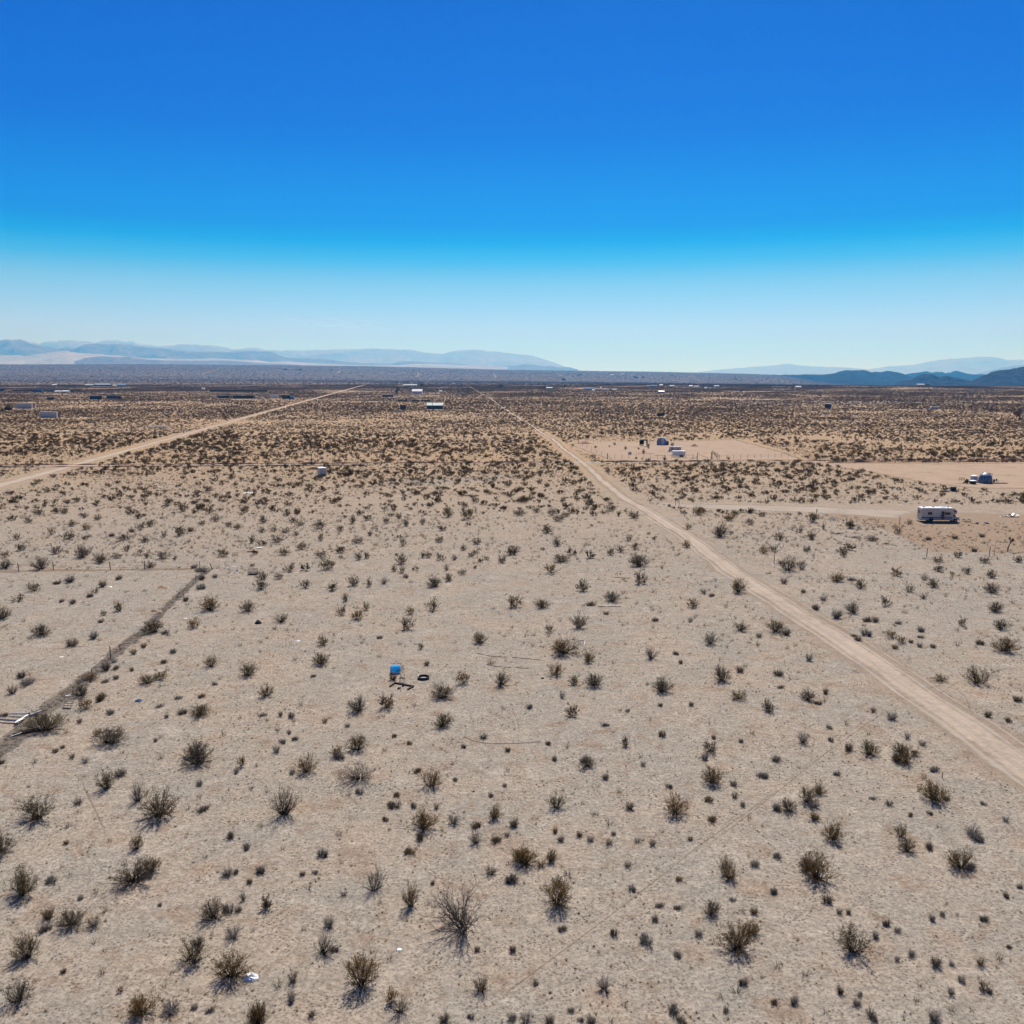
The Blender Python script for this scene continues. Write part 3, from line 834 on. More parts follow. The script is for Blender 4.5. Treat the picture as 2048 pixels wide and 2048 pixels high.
cat(0, 1000, 3.7734, '''310 520 150 85 g;40 430 80 50 o;30 515 110 60 g;620 435 115 90 g;755 470 110 65 v;430 405 90 60 g;1245 440 100 55 g;1130 510 110 60 d;885 440 60 40 g;265 685 85 65 o;135 765 90 45 v;720 700 55 40 g;915 835 80 65 v;
15 895 110 90 v;325 1015 150 85 v;1590 830 125 100 o;1870 840 110 75 v;1450 965 90 75 o;1165 1000 150 95 v;1590 1255 105 75 o;1870 1325 125 90 v;1120 1380 125 65 v;1215 1355 90 65 v;665 1360 120 50 o;620 1475 150 90 g;650 1575 95 85 o;
1500 1620 140 75 v;335 1745 250 140 v;830 1835 215 120 g;1490 1930 150 110 g;730 1770 60 50 o;1520 540 90 0 t;435 635 65 0 t;530 620 85 0 t;775 655 65 0 t;900 600 65 0 t;690 730 70 0 t;545 780 70 0 t;470 770 55 0 t;710 1045 75 0 t;
545 1100 95 0 t;765 925 50 0 t;165 1340 70 0 t;190 1390 115 0 t;95 1460 80 0 t;40 1625 65 0 t;1520 670 80 0 t;1520 600 70 0 t;1405 760 65 0 t;1245 1010 60 0 t;1310 1150 75 0 t;1220 1235 60 0 t;1085 1112 50 0 t;1010 1163 60 0 t;
800 1285 85 0 t;860 1225 60 0 t;795 1375 65 0 t;875 1275 60 0 t;875 1350 60 0 t;770 1510 110 0 t;845 1610 75 0 t;1345 1500 60 0 t;1525 1490 60 0 t;1375 1610 80 0 t;1650 1095 45 0 t;1170 1820 50 0 t;435 1895 75 0 t;475 1865 55 0 t;
1000 1287 50 0 t;600 1682 50 0 t;1205 1562 60 0 t;1270 1640 50 0 t;990 1730 40 0 t;1465 515 50 0 t;1610 588 50 0 t;785 870 40 40 v;985 900 35 0 t;960 1425 45 0 t;1490 1320 40 0 t;1610 1460 40 0 t;1620 1395 50 0 t;
215 170 70 45 g;300 110 70 45 g;640 130 60 35 g;740 150 60 45 g;545 200 70 45 o;640 222 65 40 o;390 262 60 60 o;510 295 100 55 g;1040 140 60 45 g;1140 200 85 55 v;1345 268 85 70 v;950 300 95 50 g;1080 320 90 40 g;130 300 55 50 v;150 380 75 50 g;
1390 85 80 70 v;1530 190 50 40 v;1580 98 60 45 g;1720 200 50 40 g;1790 220 50 45 v;1680 425 75 60 v;1630 160 60 50 g;1890 325 60 55 v;1235 285 45 50 g;1060 225 60 60 g;1430 240 60 0 t;845 275 50 0 t;605 160 45 0 t;1000 240 60 0 t;
965 385 50 45 g;1100 435 50 40 g;1330 350 45 0 t;1425 365 45 0 t''')
cat(512, 1000, 3.7734, '''65 160 80 0 g;290 160 70 0 g;335 185 60 0 v;480 205 95 0 g;130 230 60 0 g;40 240 60 0 g;225 240 60 0 g;305 260 50 0 g;155 310 80 0 g;490 300 50 60 g;340 365 80 0 v;205 405 85 0 v;640 230 50 45 g;725 165 55 60 g;985 170 60 55 g;
1075 135 45 50 v;850 260 60 0 g;760 315 75 0 g;1110 340 55 70 v;1130 190 50 60 g;1255 180 45 50 g;1385 310 75 0 o;640 390 80 0 g;490 420 90 0 g;540 515 85 90 v;775 440 60 50 g;830 435 45 45 g;1095 465 85 70 g;1255 430 40 45 v;1300 430 45 50 v;
1395 445 65 55 g;1500 445 60 50 d;1455 115 80 70 v;1600 130 100 90 v;1670 325 60 50 g;1575 370 60 0 g;1620 420 50 0 v;1660 400 50 0 v;1860 465 65 60 g;1740 445 45 0 v;1920 405 60 60 v;250 530 80 65 v;45 590 80 70 g;175 590 60 50 g;30 660 100 70 g;
365 655 70 60 g;570 675 80 60 v;735 635 80 75 g;855 645 45 60 v;970 625 60 60 d;1050 530 50 45 g;1100 545 55 60 v;1440 525 55 60 d;1555 550 80 40 g;1355 640 110 75 g;1460 600 80 55 v;1330 825 70 95 v;1155 962 95 90 g;1165 855 60 60 o;1690 1065 105 80 v;
765 890 95 75 o;830 825 55 65 v;645 855 75 75 g;680 755 60 55 g;175 908 115 70 d;505 1085 65 75 v;495 1225 110 90 v;1240 1118 40 50 v;75 1465 115 85 o;1410 1478 145 110 v;1565 1378 80 100 o;1850 1380 125 105 v;985 1555 95 110 v;775 1575 135 110 g;
1410 1685 145 90 v;760 1865 155 110 o;620 1918 95 70 o;1075 1275 85 60 o;520 1440 45 0 t;430 1325 50 0 t;630 1305 45 0 t;1290 1240 50 0 t;935 1040 50 0 t;790 1022 40 0 t;305 985 45 0 t;1705 912 45 0 t;1810 918 40 0 t;1410 942 35 0 t;960 755 35 0 t;
50 1622 65 0 t;185 1625 50 0 t;260 1635 65 0 t;370 1660 40 0 t;520 1672 60 0 t;210 1822 60 0 t;295 1805 60 0 t;255 1755 55 0 t;690 1705 50 0 t;720 1680 40 0 t;1020 1762 40 0 t;1055 1818 45 0 t;1150 1838 50 0 t;1720 1790 65 0 t;1570 1862 50 0 t;
1820 1845 45 0 t;155 1895 65 0 t;850 527 40 0 t;1135 578 55 0 t;800 585 35 0 t;680 670 35 0 t;1320 705 35 0 t;1895 660 40 0 t;1845 635 30 0 t;365 812 35 0 t;240 900 35 0 t;1035 1350 60 0 t;1040 1780 50 0 t;1900 1890 50 0 t;1720 1625 40 0 t;
1900 1670 40 0 t;415 1575 45 0 t;255 1570 45 0 t;840 1100 35 0 t;145 670 30 0 t''', .12)
cat(1024, 1000, 3.7734, '''55 115 90 50 g;190 95 50 45 v;300 115 70 60 g;345 158 80 0 g;410 125 60 0 g;270 245 95 60 g;345 345 75 55 g;740 85 70 0 g;915 135 85 55 g;880 310 60 50 v;925 370 60 55 o;745 415 65 55 v;825 390 60 45 g;20 410 70 70 v;375 465 115 55 v;
295 550 95 75 o;965 495 140 85 v;960 625 100 85 g;545 680 95 80 v;755 765 125 75 g;30 805 95 85 o;235 810 115 60 v;1370 805 85 60 v;1705 695 110 110 v;1450 705 65 40 d;505 965 120 105 g;285 995 70 60 g;390 1155 190 115 o;575 1220 125 80 o;
325 1320 105 85 o;460 1385 80 65 v;625 1400 120 95 g;1060 1195 115 95 d;1115 1440 170 95 g;1500 1085 105 80 g;1725 985 125 65 v;1590 1365 125 115 g;1715 1500 115 60 o;375 1495 60 55 d;460 1630 90 85 g;1410 110 85 60 o;1640 155 85 60 o;1795 185 70 45 g;
1565 275 115 90 g;1330 220 60 45 o;1325 355 65 50 o;1890 125 60 0 g;1900 400 60 50 o;1490 1900 90 90 g;870 1855 70 70 g;1930 1580 75 80 g;1130 1785 75 65 t;785 1040 42 0 t;945 1055 45 0 t;830 1105 40 0 t;1080 912 50 0 t;1150 908 40 0 t;1190 898 40 0 t;
1155 968 45 0 t;955 948 35 0 t;715 858 50 0 t;798 862 45 0 t;595 795 70 0 t;345 805 38 0 t;570 702 45 0 t;1505 1520 45 0 t;1345 1555 50 0 t;875 1595 50 0 t;705 1705 60 0 t;715 1512 45 0 t;130 1570 60 0 t;1520 1800 50 0 t;1740 1825 50 0 t;
1735 1620 42 0 t;1815 1772 45 0 t;620 1775 40 0 t;450 1782 45 0 t;235 1770 45 0 t;90 1695 42 0 t;265 1845 50 0 t;1130 1552 50 0 t;1865 1035 55 0 t;1720 1298 65 0 t;1515 475 42 0 t;1345 918 50 0 t;1390 856 40 0 t;1505 725 50 0 t;1760 1240 45 0 t;
1235 1166 50 0 t;1285 1232 50 0 t;500 1778 30 0 t;630 1052 38 0 t;690 1080 30 0 t;1320 1080 30 0 t;510 1330 25 0 t;1710 900 40 0 t;1550 910 40 0 t;1265 745 40 0 t;1055 820 40 0 t''')
cat(1536, 1000, 3.7734, '''145 530 135 95 g;515 615 105 65 o;570 430 60 45 v;570 395 85 40 g;700 660 100 60 v;965 568 95 60 o;1285 540 75 50 g;1180 605 65 55 d;1255 655 95 60 g;1070 695 80 70 d;1170 745 75 50 d;890 800 80 80 g;640 848 110 80 g;1690 700 105 75 g;
1700 585 90 55 v;1490 555 60 50 g;1710 838 115 70 g;1750 970 105 75 g;55 992 130 85 v;1790 1140 165 110 o;1590 1380 200 110 v;1300 1365 95 50 v;940 1040 75 60 o;1015 1080 65 55 v;295 1510 105 80 g;265 1828 100 100 d;775 1920 125 100 v;1010 1910 115 80 v;
1095 1925 80 50 o;330 165 85 75 v;345 298 100 55 g;75 300 80 50 g;45 388 70 50 g;295 388 60 45 g;235 247 60 45 g;425 222 40 45 g;620 212 70 60 v;980 255 60 55 v;785 310 85 40 g;1065 185 45 40 v;1640 475 65 45 g;1880 465 70 45 g;1440 435 65 45 g;1285 465 70 40 v;
20 1595 70 70 g;1465 950 60 60 g;140 1018 75 0 t;310 1210 70 0 t;440 1460 70 0 t;375 1542 65 0 t;935 1655 85 0 t;95 1418 55 0 t;460 1722 60 0 t;630 1692 40 0 t;650 1762 40 0 t;1050 1798 60 0 t;1165 1850 65 0 t;585 1885 90 0 t;470 1820 60 0 t;795 1600 50 0 t;
1660 1635 60 0 t;1795 1672 65 0 t;1870 1678 45 0 t;1850 1702 45 0 t;1885 1525 90 0 t;75 1315 100 0 t;360 825 70 0 t;420 757 65 0 t;255 700 55 0 t;310 712 40 0 t;520 890 90 0 t;495 928 45 0 t;680 1060 60 0 t;650 1030 50 0 t;820 1115 45 0 t;955 1125 60 0 t;
745 1020 90 0 t;750 915 70 0 t;810 920 60 0 t;985 935 50 0 t;1165 993 65 0 t;1225 1110 60 0 t;1090 1075 60 0 t;1150 1040 50 0 t;1600 1088 70 0 t;1505 880 50 0 t;1400 890 50 0 t;1440 1290 50 0 t;1280 1258 40 0 t;120 630 60 0 t;1035 440 40 0 t;1885 750 40 0 t;
1895 788 50 0 t;1515 1018 45 0 t;1575 993 45 0 t;1410 1003 45 0 t;1325 1032 40 0 t;1815 1352 45 0 t;1680 1365 40 0 t;1145 1108 55 0 t;255 525 60 0 t;630 608 65 0 t;355 470 40 0 t;825 262 38 0 t;1410 290 60 0 t;1620 282 55 0 t;1565 390 55 0 t;1205 300 55 0 t;
1235 218 45 0 t;1635 245 45 0 t;1110 1150 40 0 t;1060 1172 45 0 t;1255 1172 40 0 t''')

# ------------------------------------------------------------------ labels that lead from a landmark to the plant
LAND = [("white crumpled sheet", 495, 1947), ("pale paper scrap", 799, 1898), ("blue plastic tub", 790, 1343), ("round metal fire ring", 847, 1356), ("slatted pallet", 133, 1416),
        ("silver pipe frame", 50, 1445), ("leaning corner post", 423, 1136), ("tall fallen-fence post", 221, 1316), ("white motorhome", 1875, 1045), ("twisted joshua tree", 2016, 1102), ("white metal shed", 644, 951),
        ("short roadside stake", 1884, 1554), ("rounded dirt mound", 326, 1178), ("rusty wire cage", 505, 1148), ("dark blue bundle", 516, 1247), ("bent wire on the sand", 1000, 1487), ("long thin pipe", 985, 1312),
        ("grey gravel heap", 1663, 1040), ("lone road-bend post", 1548, 1127), ("timber corner frame", 805, 1375), ("bottom left corner", 10, 2040), ("bottom right corner", 2040, 2040),
        ("middle of bottom edge", 1060, 2046), ("middle of right edge", 2046, 1290), ("thin pole on open sand", 835, 1014)]
HERO = [(924, 1852, "huge bare bush of long splayed twigs, widest leafless one", "huge bare splayed bush"), (1475, 1899, "big ochre creosote bush with a smaller one touching its upper right", "big double ochre creosote"),
        (1114, 1809, "round ochre creosote bush with dense black core and bristly top", "round black-cored creosote"), (268, 1763, "broad low grey creosote bush with two joined crowns", "broad two-crowned creosote"),
        (721, 1970, "dark tangled ochre creosote bush throwing long loose branches", "dark tangled creosote"), (1706, 1905, "olive creosote bush with hollow middle and shade spilling towards the viewer", "hollow olive creosote"),
        (1634, 1756, "wide twin-stemmed ochre creosote bush", "wide twin-stemmed creosote"), (1923, 1735, "stout ochre creosote bush with a black tuft against its right side", "stout tuft-backed creosote"),
        (1127, 1306, "dense wide ochre creosote bush above the end of the thin pipe", "dense wide ochre creosote"), (1319, 1382, "large grey-brown creosote bush alone on smooth sand with wheel tracks behind", "large grey lone creosote"),
        (1957, 1366, "big olive creosote bush beyond the road beside curved tyre marks", "big roadside olive creosote"), (2010, 1302, "dark ochre creosote bush with a low tuft in front by the right edge", "dark right-edge creosote"),
        (713, 1496, "broad brown creosote bush, darkest of its neighbourhood, with a smaller one at lower left", "broad brown creosote"), (716, 1558, "wide grey leafless bush of fine twigs", "wide grey twiggy bush"),
        (567, 1626, "tall bare bush shaped like a vase", "tall vase-shaped bare bush"), (615, 1543, "dense ochre creosote bush with a black tuft at its left foot", "dense ochre creosote"), (1351, 1626, "brown creosote bush with upright fan of twigs", "fan-shaped brown creosote"),
        (1870, 1601, "ochre creosote bush with a small grey tuft at its right", "bristly tuft-flanked creosote"), (318, 1631, "wide bristly olive creosote bush with crown leaning right", "wide right-leaning creosote"), (75, 1637, "wide olive creosote bush near the left edge, throwing shade down left", "wide far-left creosote"),
        (465, 1950, "large dark creosote bush directly behind the white crumpled sheet", "large creosote behind the sheet"), (844, 1656, "two-stemmed ochre creosote bush with a dense black tuft at its foot", "two-stemmed ochre creosote"),
        (1663, 1678, "bright ochre egg-shaped creosote bush", "egg-shaped ochre creosote"), (1946, 1673, "largest silver-grey tuft, wide and flat-topped", "largest silver-grey tuft"), (386, 1921, "dark-centred olive creosote bush with a small tuft behind", "dark-centred olive creosote"),
        (220, 1486, "sprawling grey creosote bush with spreading dark twigs", "sprawling grey creosote"), (89, 1462, "big olive creosote bush growing through the fallen fence by the pipe frame", "big fence-side creosote"), (42, 1789, "brown creosote bush with thin upright twigs near the left edge", "thin upright left creosote"),
        (1426, 1617, "", "wide black tuft"), (885, 1392, "olive creosote bush nearest to the fire ring", "fire-ring creosote"), (1281, 1131, "wide olive creosote bush left of the road bend", "road-bend creosote"), (1476, 1184, "tall pale olive creosote bush touching the left road edge", "tall roadside creosote"),
        (1158, 1256, "grey creosote bush with open upright twigs and shade at its left", "open upright grey creosote"), (1445, 1361, "grey creosote bush with wide umbrella crown left of the road", "umbrella-crowned grey creosote"), (960, 1282, "round olive creosote bush with pale open centre", "round open olive creosote")]

def where(px, py, lx, ly):
    dx, dy = px - lx, (py - ly) * 1.35
    a = math.degrees(math.atan2(-dy, dx)) % 360
    return ('to the right of', 'beyond and right of', 'straight beyond', 'beyond and left of', 'to the left of', 'in front and left of', 'straight in front of', 'in front and right of')[int((a + 22.5) // 45) % 8]

ORD = ['', 'second ', 'third ', 'fourth ', 'fifth ', 'sixth ', 'seventh ', 'eighth ', 'ninth ', 'tenth ', 'eleventh ', 'twelfth ', 'thirteenth ', 'fourteenth ']
USED = {}
def label_for(px, py, words):
    best = None
    for nm, lx, ly in LAND + [(h[3], h[0], h[1]) for h in HERO]:
        d = math.hypot(px - lx, (py - ly) * 1.35)
        if d > 3 and (best is None or d < best[0]):
            best = (d, nm, lx, ly)
    d, nm, lx, ly = best
    return words, where(px, py, lx, ly), nm, d

crng = random.Random(5)
rows = []
for px, py, w, h, kd in CAT:
    p, mpp = G(px, py)
    rows.append(dict(px=px, py=py, w=w, h=h, kd=kd, p=p, m=mpp))
isC = lambda r: r['kd'] in 'ovg'
creos = sorted([r for r in rows if isC(r)], key=lambda r: -r['w'])
deads = [r for r in rows if r['kd'] == 'd']
tufts = sorted([r for r in rows if r['kd'] == 't'], key=lambda r: -r['w'])
EXTRA = creos[295:] + tufts[295:]
creos, tufts = creos[:295], tufts[:295]
TCOL = lambda r: ('dark', 'dark', 'grey', 'brown', 'grey')[int(r['px'] * 7 + r['py'] * 3) % 5]

def words_for(r):
    w = r['w']
    if r['kd'] == 't':
        s = 'tiny' if w < 13 else 'small' if w < 18 else 'medium' if w < 25 else 'large'
        return s + ' ' + {'dark': 'blackish', 'grey': 'silvery grey', 'brown': 'dusky brown'}[TCOL(r)] + ' tuft'
    s = 'small' if w < 20 else 'medium' if w < 32 else 'large'
    if r['kd'] == 'd':
        return s + ' bare twiggy bush'
    return s + ' ' + {'o': 'ochre', 'v': 'olive', 'g': 'grey-brown'}[r['kd']] + ' creosote bush'

pend = {}
for r in creos + deads + tufts:
    r['label'] = None
    for hx, hy, hl, hn in HERO:
        if hl and abs(r['px'] - hx) < 5 and abs(r['py'] - hy) < 6 and r['w'] > 18 and hl not in USED:
            r['label'] = hl; USED[hl] = 1
            break
    if r['label'] is None:
        wd, di, nm, d = label_for(r['px'], r['py'], words_for(r))
        pend.setdefault((wd, di, nm), []).append((d, id(r), r))
for (wd, di, nm), lst in pend.items():
    lst.sort(key=lambda q: q[:2])
    for k, (d, _, r) in enumerate(lst):
        tail = wd if k == 0 and len(lst) == 1 else wd + ', ' + ('first '  if k == 0 else ORD[k])
        r['label'] = (tail + (' ' if tail == wd else '') + di + ' the ' + nm).replace('nearest to the', 'nearest to the')
EXCL = []
def put(o, r, sx, sz, rng):
    o.location = r['p']
    o.rotation_euler = (0, 0, rng.uniform(0, 6.283))
    o.scale = (sx * rng.uniform(.85, 1.12), sx * rng.uniform(.85, 1.12), sz)
    EXCL.append((r['p'].x, r['p'].y, sx))

for r in creos:
    sx = max(.25, r['w'] * r['m'] * (.68 if r['w'] > 27 else .70))
    h = r['h'] if r['h'] else r['w'] * .62
    sz = max(.35, min(h * r['m'] * 1.06, 2.8))
    o = bpy.data.objects.new('creosote_bush', None); COL.objects.link(o)
    tag(o, r['label'], 'shrub', 'creosote bushes on the desert sand')
    sm, lf = crng.choice(CREO if r['w'] > 27 else CREO_S)
    for nm, me in (('stems', sm), ('foliage', lf[{'o': 'ochre', 'v': 'olive', 'g': 'grey'}[r['kd']]])):
        c = bpy.data.objects.new(nm, me); COL.objects.link(c); c.parent = o
    put(o, r, sx, sz, crng)
for r in deads:
    sx = max(.25, r['w'] * r['m'] * (.85 if r['w'] > 60 else .65))
    sz = max(.35, min((r['h'] or r['w'] * .7) * r['m'], 2.6))
    o = bpy.data.objects.new('bare_bush', DEAD[crng.randrange(4)][crng.randrange(3) == 2]); COL.objects.link(o)
    tag(o, r['label'], 'shrub', 'leafless bushes on the desert sand')
    put(o, r, sx, sz, crng)
for r in tufts:
    sx = max(.18, r['w'] * r['m'] * .54)
    sz = r['h'] * r['m'] * 1.0 if r['h'] else sx * crng.uniform(.95, 1.6)
    o = bpy.data.objects.new('shrub_tuft', TUFT[crng.randrange(6)][TCOL(r)]); COL.objects.link(o)
    tag(o, r['label'], 'tuft', 'low rounded tufts on the desert sand')
    put(o, r, sx, max(.15, sz), crng)

# ------------------------------------------------------------------ things people left in the desert
def at(px, py, rz=0.0):
    p, m = G(px, py)
    return p, m

# ---- the white motorhome
def shade_clear(p, w):
    d = Vector((-p.x, -p.y)).normalized()
    for k in range(4):
        EXCL.append((p.x + d.x * w * .4 * k, p.y + d.y * w * .4 * k, w * .6))

def tall(h, m):
    return h + (1.2 if .35 < m < .9 else .4 if m >= .9 else 0)      # scrub in front hides the foot of far things

def motorhome(px, py, Lw, label, rz, name='motorhome', big=True):
    p, m = G(px, py)
    s = Lw * m / 8.2
    shade_clear(p, Lw * m)
    t = thing(name, label, 'motorhome', p, rz)
    t.scale = (s, s, s)
    b = MB()                                        # coach body with the cab-over bunk at +x
    b.prism([(-4.1, .55), (2.55, .55), (2.55, 1.55), (3.35, 1.9), (3.55, 2.35), (2.9, 3.0), (2.6, 3.08), (-4.0, 3.08), (-4.1, 3.0)], -1.2, 1.2)
    b.build('body', 'camper_cream', t)
    c = MB()
    c.prism([(2.4, .5), (4.05, .5), (4.1, 1.15), (3.35, 1.3), (2.95, 2.0), (2.4, 2.0)], -1.02, 1.02)
    c.build('cab', 'camper_cream', t)
    r = MB(); r.box((-.7, 0, 3.11), (6.5, 2.3, .06)); ro = r.build('roof', 'roof_white', t)
    for x, w in ((.9, .9), (-1.2, .45), (-3.2, .5), (2.0, .35)):
        q = MB(); q.box((x, .15, 3.23), (w, w * .8, .2), taper=.8)
        q.build('air_conditioner' if w > .8 else 'roof_vent', 'pale_blue_plastic' if w > .8 else 'grey_metal', t)
    for x in (-2.4, -.1, 1.6):
        q = MB(); q.box((x, 0, 3.15), (.1, 2.2, .03)); q.build('roof_seam', 'grey_metal', t)
    for sy in (-1, 1):
        q = MB(); q.box((-.8, sy * 1.205, 1.02), (6.5, .02, .30)); q.build('side_stripe', 'blue_stripe', t)
        for (x, z, w, h) in ((-2.3, 1.95, .85, .55), (1.45, 1.95, 1.15, .55), (3.0, 2.45, .5, .38)):
            q = MB(); q.box((x, sy * 1.205, z), (w, .03, h)); wo = q.build('window', 'dark_glass', t)
            fr = MB()
            for dx, dz, ww, hh in ((0, h / 2 + .03, w + .12, .06), (0, -h / 2 - .03, w + .12, .06), (w / 2 + .03, 0, .06, h), (-w / 2 - .03, 0, .06, h)):
                fr.box((x + dx, sy * 1.21, z + dz), (ww, .035, hh))
            fr.build('frame', 'grey_metal', wo)
        q = MB(); q.prism([(2.75, 1.25), (3.3, 1.25), (2.98, 1.85), (2.75, 1.85)], sy * 1.03, sy * 1.06); q.build('cab_window', 'dark_glass', t)
        for x in (-2.0, -1.9 + 5.1):
            q = MB(); q.tube([(x, sy * 1.16, .42), (x, sy * .85, .42)], .42, 16)
            w_ = q.build('wheel', 'tyre_rubber', t)
            q = MB(); q.tube([(x, sy * 1.19, .42), (x, sy * 1.1, .42)], .2, 10); q.build('rim', 'grey_metal', w_)
        q = MB(); q.tube([(-2.0 , sy * 1.21, .75), (-2.0, sy * 1.0, .75)], .5, 14); q.build('wheel_arch', 'black', t)
    d = MB(); d.box((.45, -1.215, 1.55), (.62, .04, 1.75)); d.build('door', 'dark_glass', t)
    d = MB(); d.box((.1, -1.25, 1.5), (.5, .06, .3)); d.build('door_flap', 'blue_stripe', t)
    d = MB(); d.box((-4.13, .2, 2.1), (.03, 1.1, .6)); d.build('rear_window', 'dark_glass', t)
    d = MB(); d.box((-4.2, 0, .55), (.18, 2.2, .2)); d.build('bumper', 'grey_metal', t)
    d = MB(); d.box((4.15, 0, .55), (.16, 2.0, .24)); d.build('bumper', 'grey_metal', t)
    d = MB(); d.prism([(3.37, 1.34), (2.97, 2.02), (2.92, 2.0), (3.32, 1.32)], -.9, .9); d.build('windscreen', 'dark_glass', t)
    for sy in (-.75, .75):
        d = MB(); d.box((4.11, sy, .95), (.05, .32, .22)); d.build('headlight', 'pale_blue_plastic', t)
    d = MB(); d.box((-.7, 0, .5), (6.4, 2.0, .16)); d.build('chassis', 'black', t)
    return t
motorhome(1876, 1043, 75, 'white motorhome with blue side stripe and open dark door, parked on the sand', R(-3))

# ---- simple vehicles, containers, houses of the far plain
def container(px, py, wpx, hpx, mat, label, roof=None, dm=2.5, cat_='container', name='storage_container', rz=0.0, door=True):
    p, m = G(px, py)
    w, h = wpx * m, tall(hpx * m, m)
    shade_clear(p, w)
    t = thing(name, label, cat_, p, rz)
    b = MB(); b.box((0, dm / 2, h / 2), (w, dm, h)); b.build('wall', mat, t)
    r = MB(); r.box((0, dm / 2, h + .06), (w * 1.01, dm * 1.02, .12)); r.build('roof', roof or mat, t)
    n = max(4, int(w / 1.2))
    rb = MB()
    for i in range(n + 1):
        rb.box((-w / 2 + w * i / n, -.03, h / 2), (.12, .06, h * .98))
    rb.build('rib', roof or mat, t)['kind'] = 'stuff'
    if door:
        d = MB(); d.box((w / 2 + .03, dm / 2, h * .48), (.06, dm * .8, h * .85)); d.build('door', 'dirty_white' if mat in ('white_paint', 'dirty_white') else 'dark_wall', t)
    return t

def house(px, py, wpx, hpx, wall, roof, label, kind='gable', dm=None, name='house', cat_='house', rz=0.0):
    p, m = G(px, py)
    w, h = wpx * m, tall(hpx * m, m)
    shade_clear(p, w)
    d = dm or max(3.0, min(9.0, w * .6))
    t = thing(name, label, cat_, p, rz)
    e = h * (.62 if kind == 'gable' else .88)
    b = MB(); b.box((0, d / 2, e / 2), (w, d, e))
    if kind == 'gable':
        for sx in (-1, 1):
            b.tri((sx * w / 2, 0, e), (sx * w / 2, d, e), (sx * w / 2, d / 2, h))
    b.build('wall', wall, t)
    r = MB()
    if kind == 'gable':
        r.quad((-w * .52, -.25, e - .06), (w * .52, -.25, e - .06), (w * .52, d / 2, h + .08), (-w * .52, d / 2, h + .08))
        r.quad((w * .52, d + .25, e - .06), (-w * .52, d + .25, e - .06), (-w * .52, d / 2, h + .08), (w * .52, d / 2, h + .08))
    else:
        r.box((0, d / 2, (e + h) / 2), (w * 1.05, d * 1.06, h - e), taper=.93 if kind == 'hip' else 1)
    r.build('roof', roof, t)
    if w > 6:
        q = MB(); q.box((w * .12, -.04, e * .42), (1.0, .08, e * .8)); q.build('door', 'dark_glass', t)
        for fx in (-.32, -.1, .34):
            q = MB(); q.box((w * fx, -.04, e * .55), (min(1.6, w * .12), .08, e * .36)); q.build('window', 'dark_glass', t)
    return t

def far_tree(px, py, wpx, hpx, label, mat='green_leaf', seed=0, name='tree', cat_='tree'):
    p, m = G(px, py)
    w, h = wpx * m, tall(hpx * m, m)
    rng = random.Random(seed + int(px))
    t = thing(name, label, cat_, p)
    b = MB(); b.tube([(0, 0, 0), (.05 * w, 0, h * .3), (0, .03 * w, h * .7)], [.05 * w, .035 * w, .012 * w], 6)
    for k in range(5):
        a = rng.uniform(0, 6.28); b.tube([(0, 0, h * .3), (math.cos(a) * w * .3, math.sin(a) * w * .3, h * .65)], [.02 * w, .008 * w], 4)
    b.build('trunk', 'dark_wood', t)
    c = MB()
    cl = [(rng.gauss(0, .2) * w, rng.gauss(0, .2) * w, h * rng.uniform(.35, .85), rng.uniform(.16, .3)) for _ in range(8)]
    for k in range(420):
        cx, cy, cz, cr = cl[k % 8]
        v = Vector((rng.gauss(0, 1), rng.gauss(0, 1), rng.gauss(0, 1))).normalized() * cr * rng.uniform(.5, 1.0)
        q = Vector((cx + v.x * w, cy + v.y * w, max(.05 * h, cz + v.z * h * .9)))
        leafquad(c, q, .055 * (w + h) * .5 * rng.uniform(.6, 1.3), rng)
    c.build('crown', mat, t)
    return t

def car(px, py, wpx, mat, label, van=False, rz=0.0):
    p, m = G(px, py)
    Lc = wpx * m
    shade_clear(p, Lc)
    s = Lc / 4.6
    t = thing('van' if van else 'parked_car', label, 'van' if van else 'car', p, rz); t.scale = (s, s, s)
    b = MB()
    if van:
        b.prism([(-2.3, .35), (2.3, .35), (2.3, 1.05), (1.6, 1.25), (1.1, 2.1), (-2.25, 2.15), (-2.3, 1.2)], -.95, .95)
    else:
        b.prism([(-2.3, .35), (2.3, .35), (2.3, .85), (1.2, 1.0), (.5, 1.5), (-1.1, 1.52), (-1.9, 1.0), (-2.3, .9)], -.88, .88)
    b.build('body', mat, t)
    for sy in (-1, 1):
        q = MB(); z = 1.65 if van else 1.22
        q.box((-.2, sy * (.96 if van else .885), z), (2.2, .03, .45 if van else .32)); q.build('window', 'dark_glass', t)
        for x in (-1.4, 1.45):
            q = MB(); q.tube([(x, sy * .93, .34), (x, sy * .7, .34)], .34, 10); q.build('wheel', 'tyre_rubber', t)
    return t

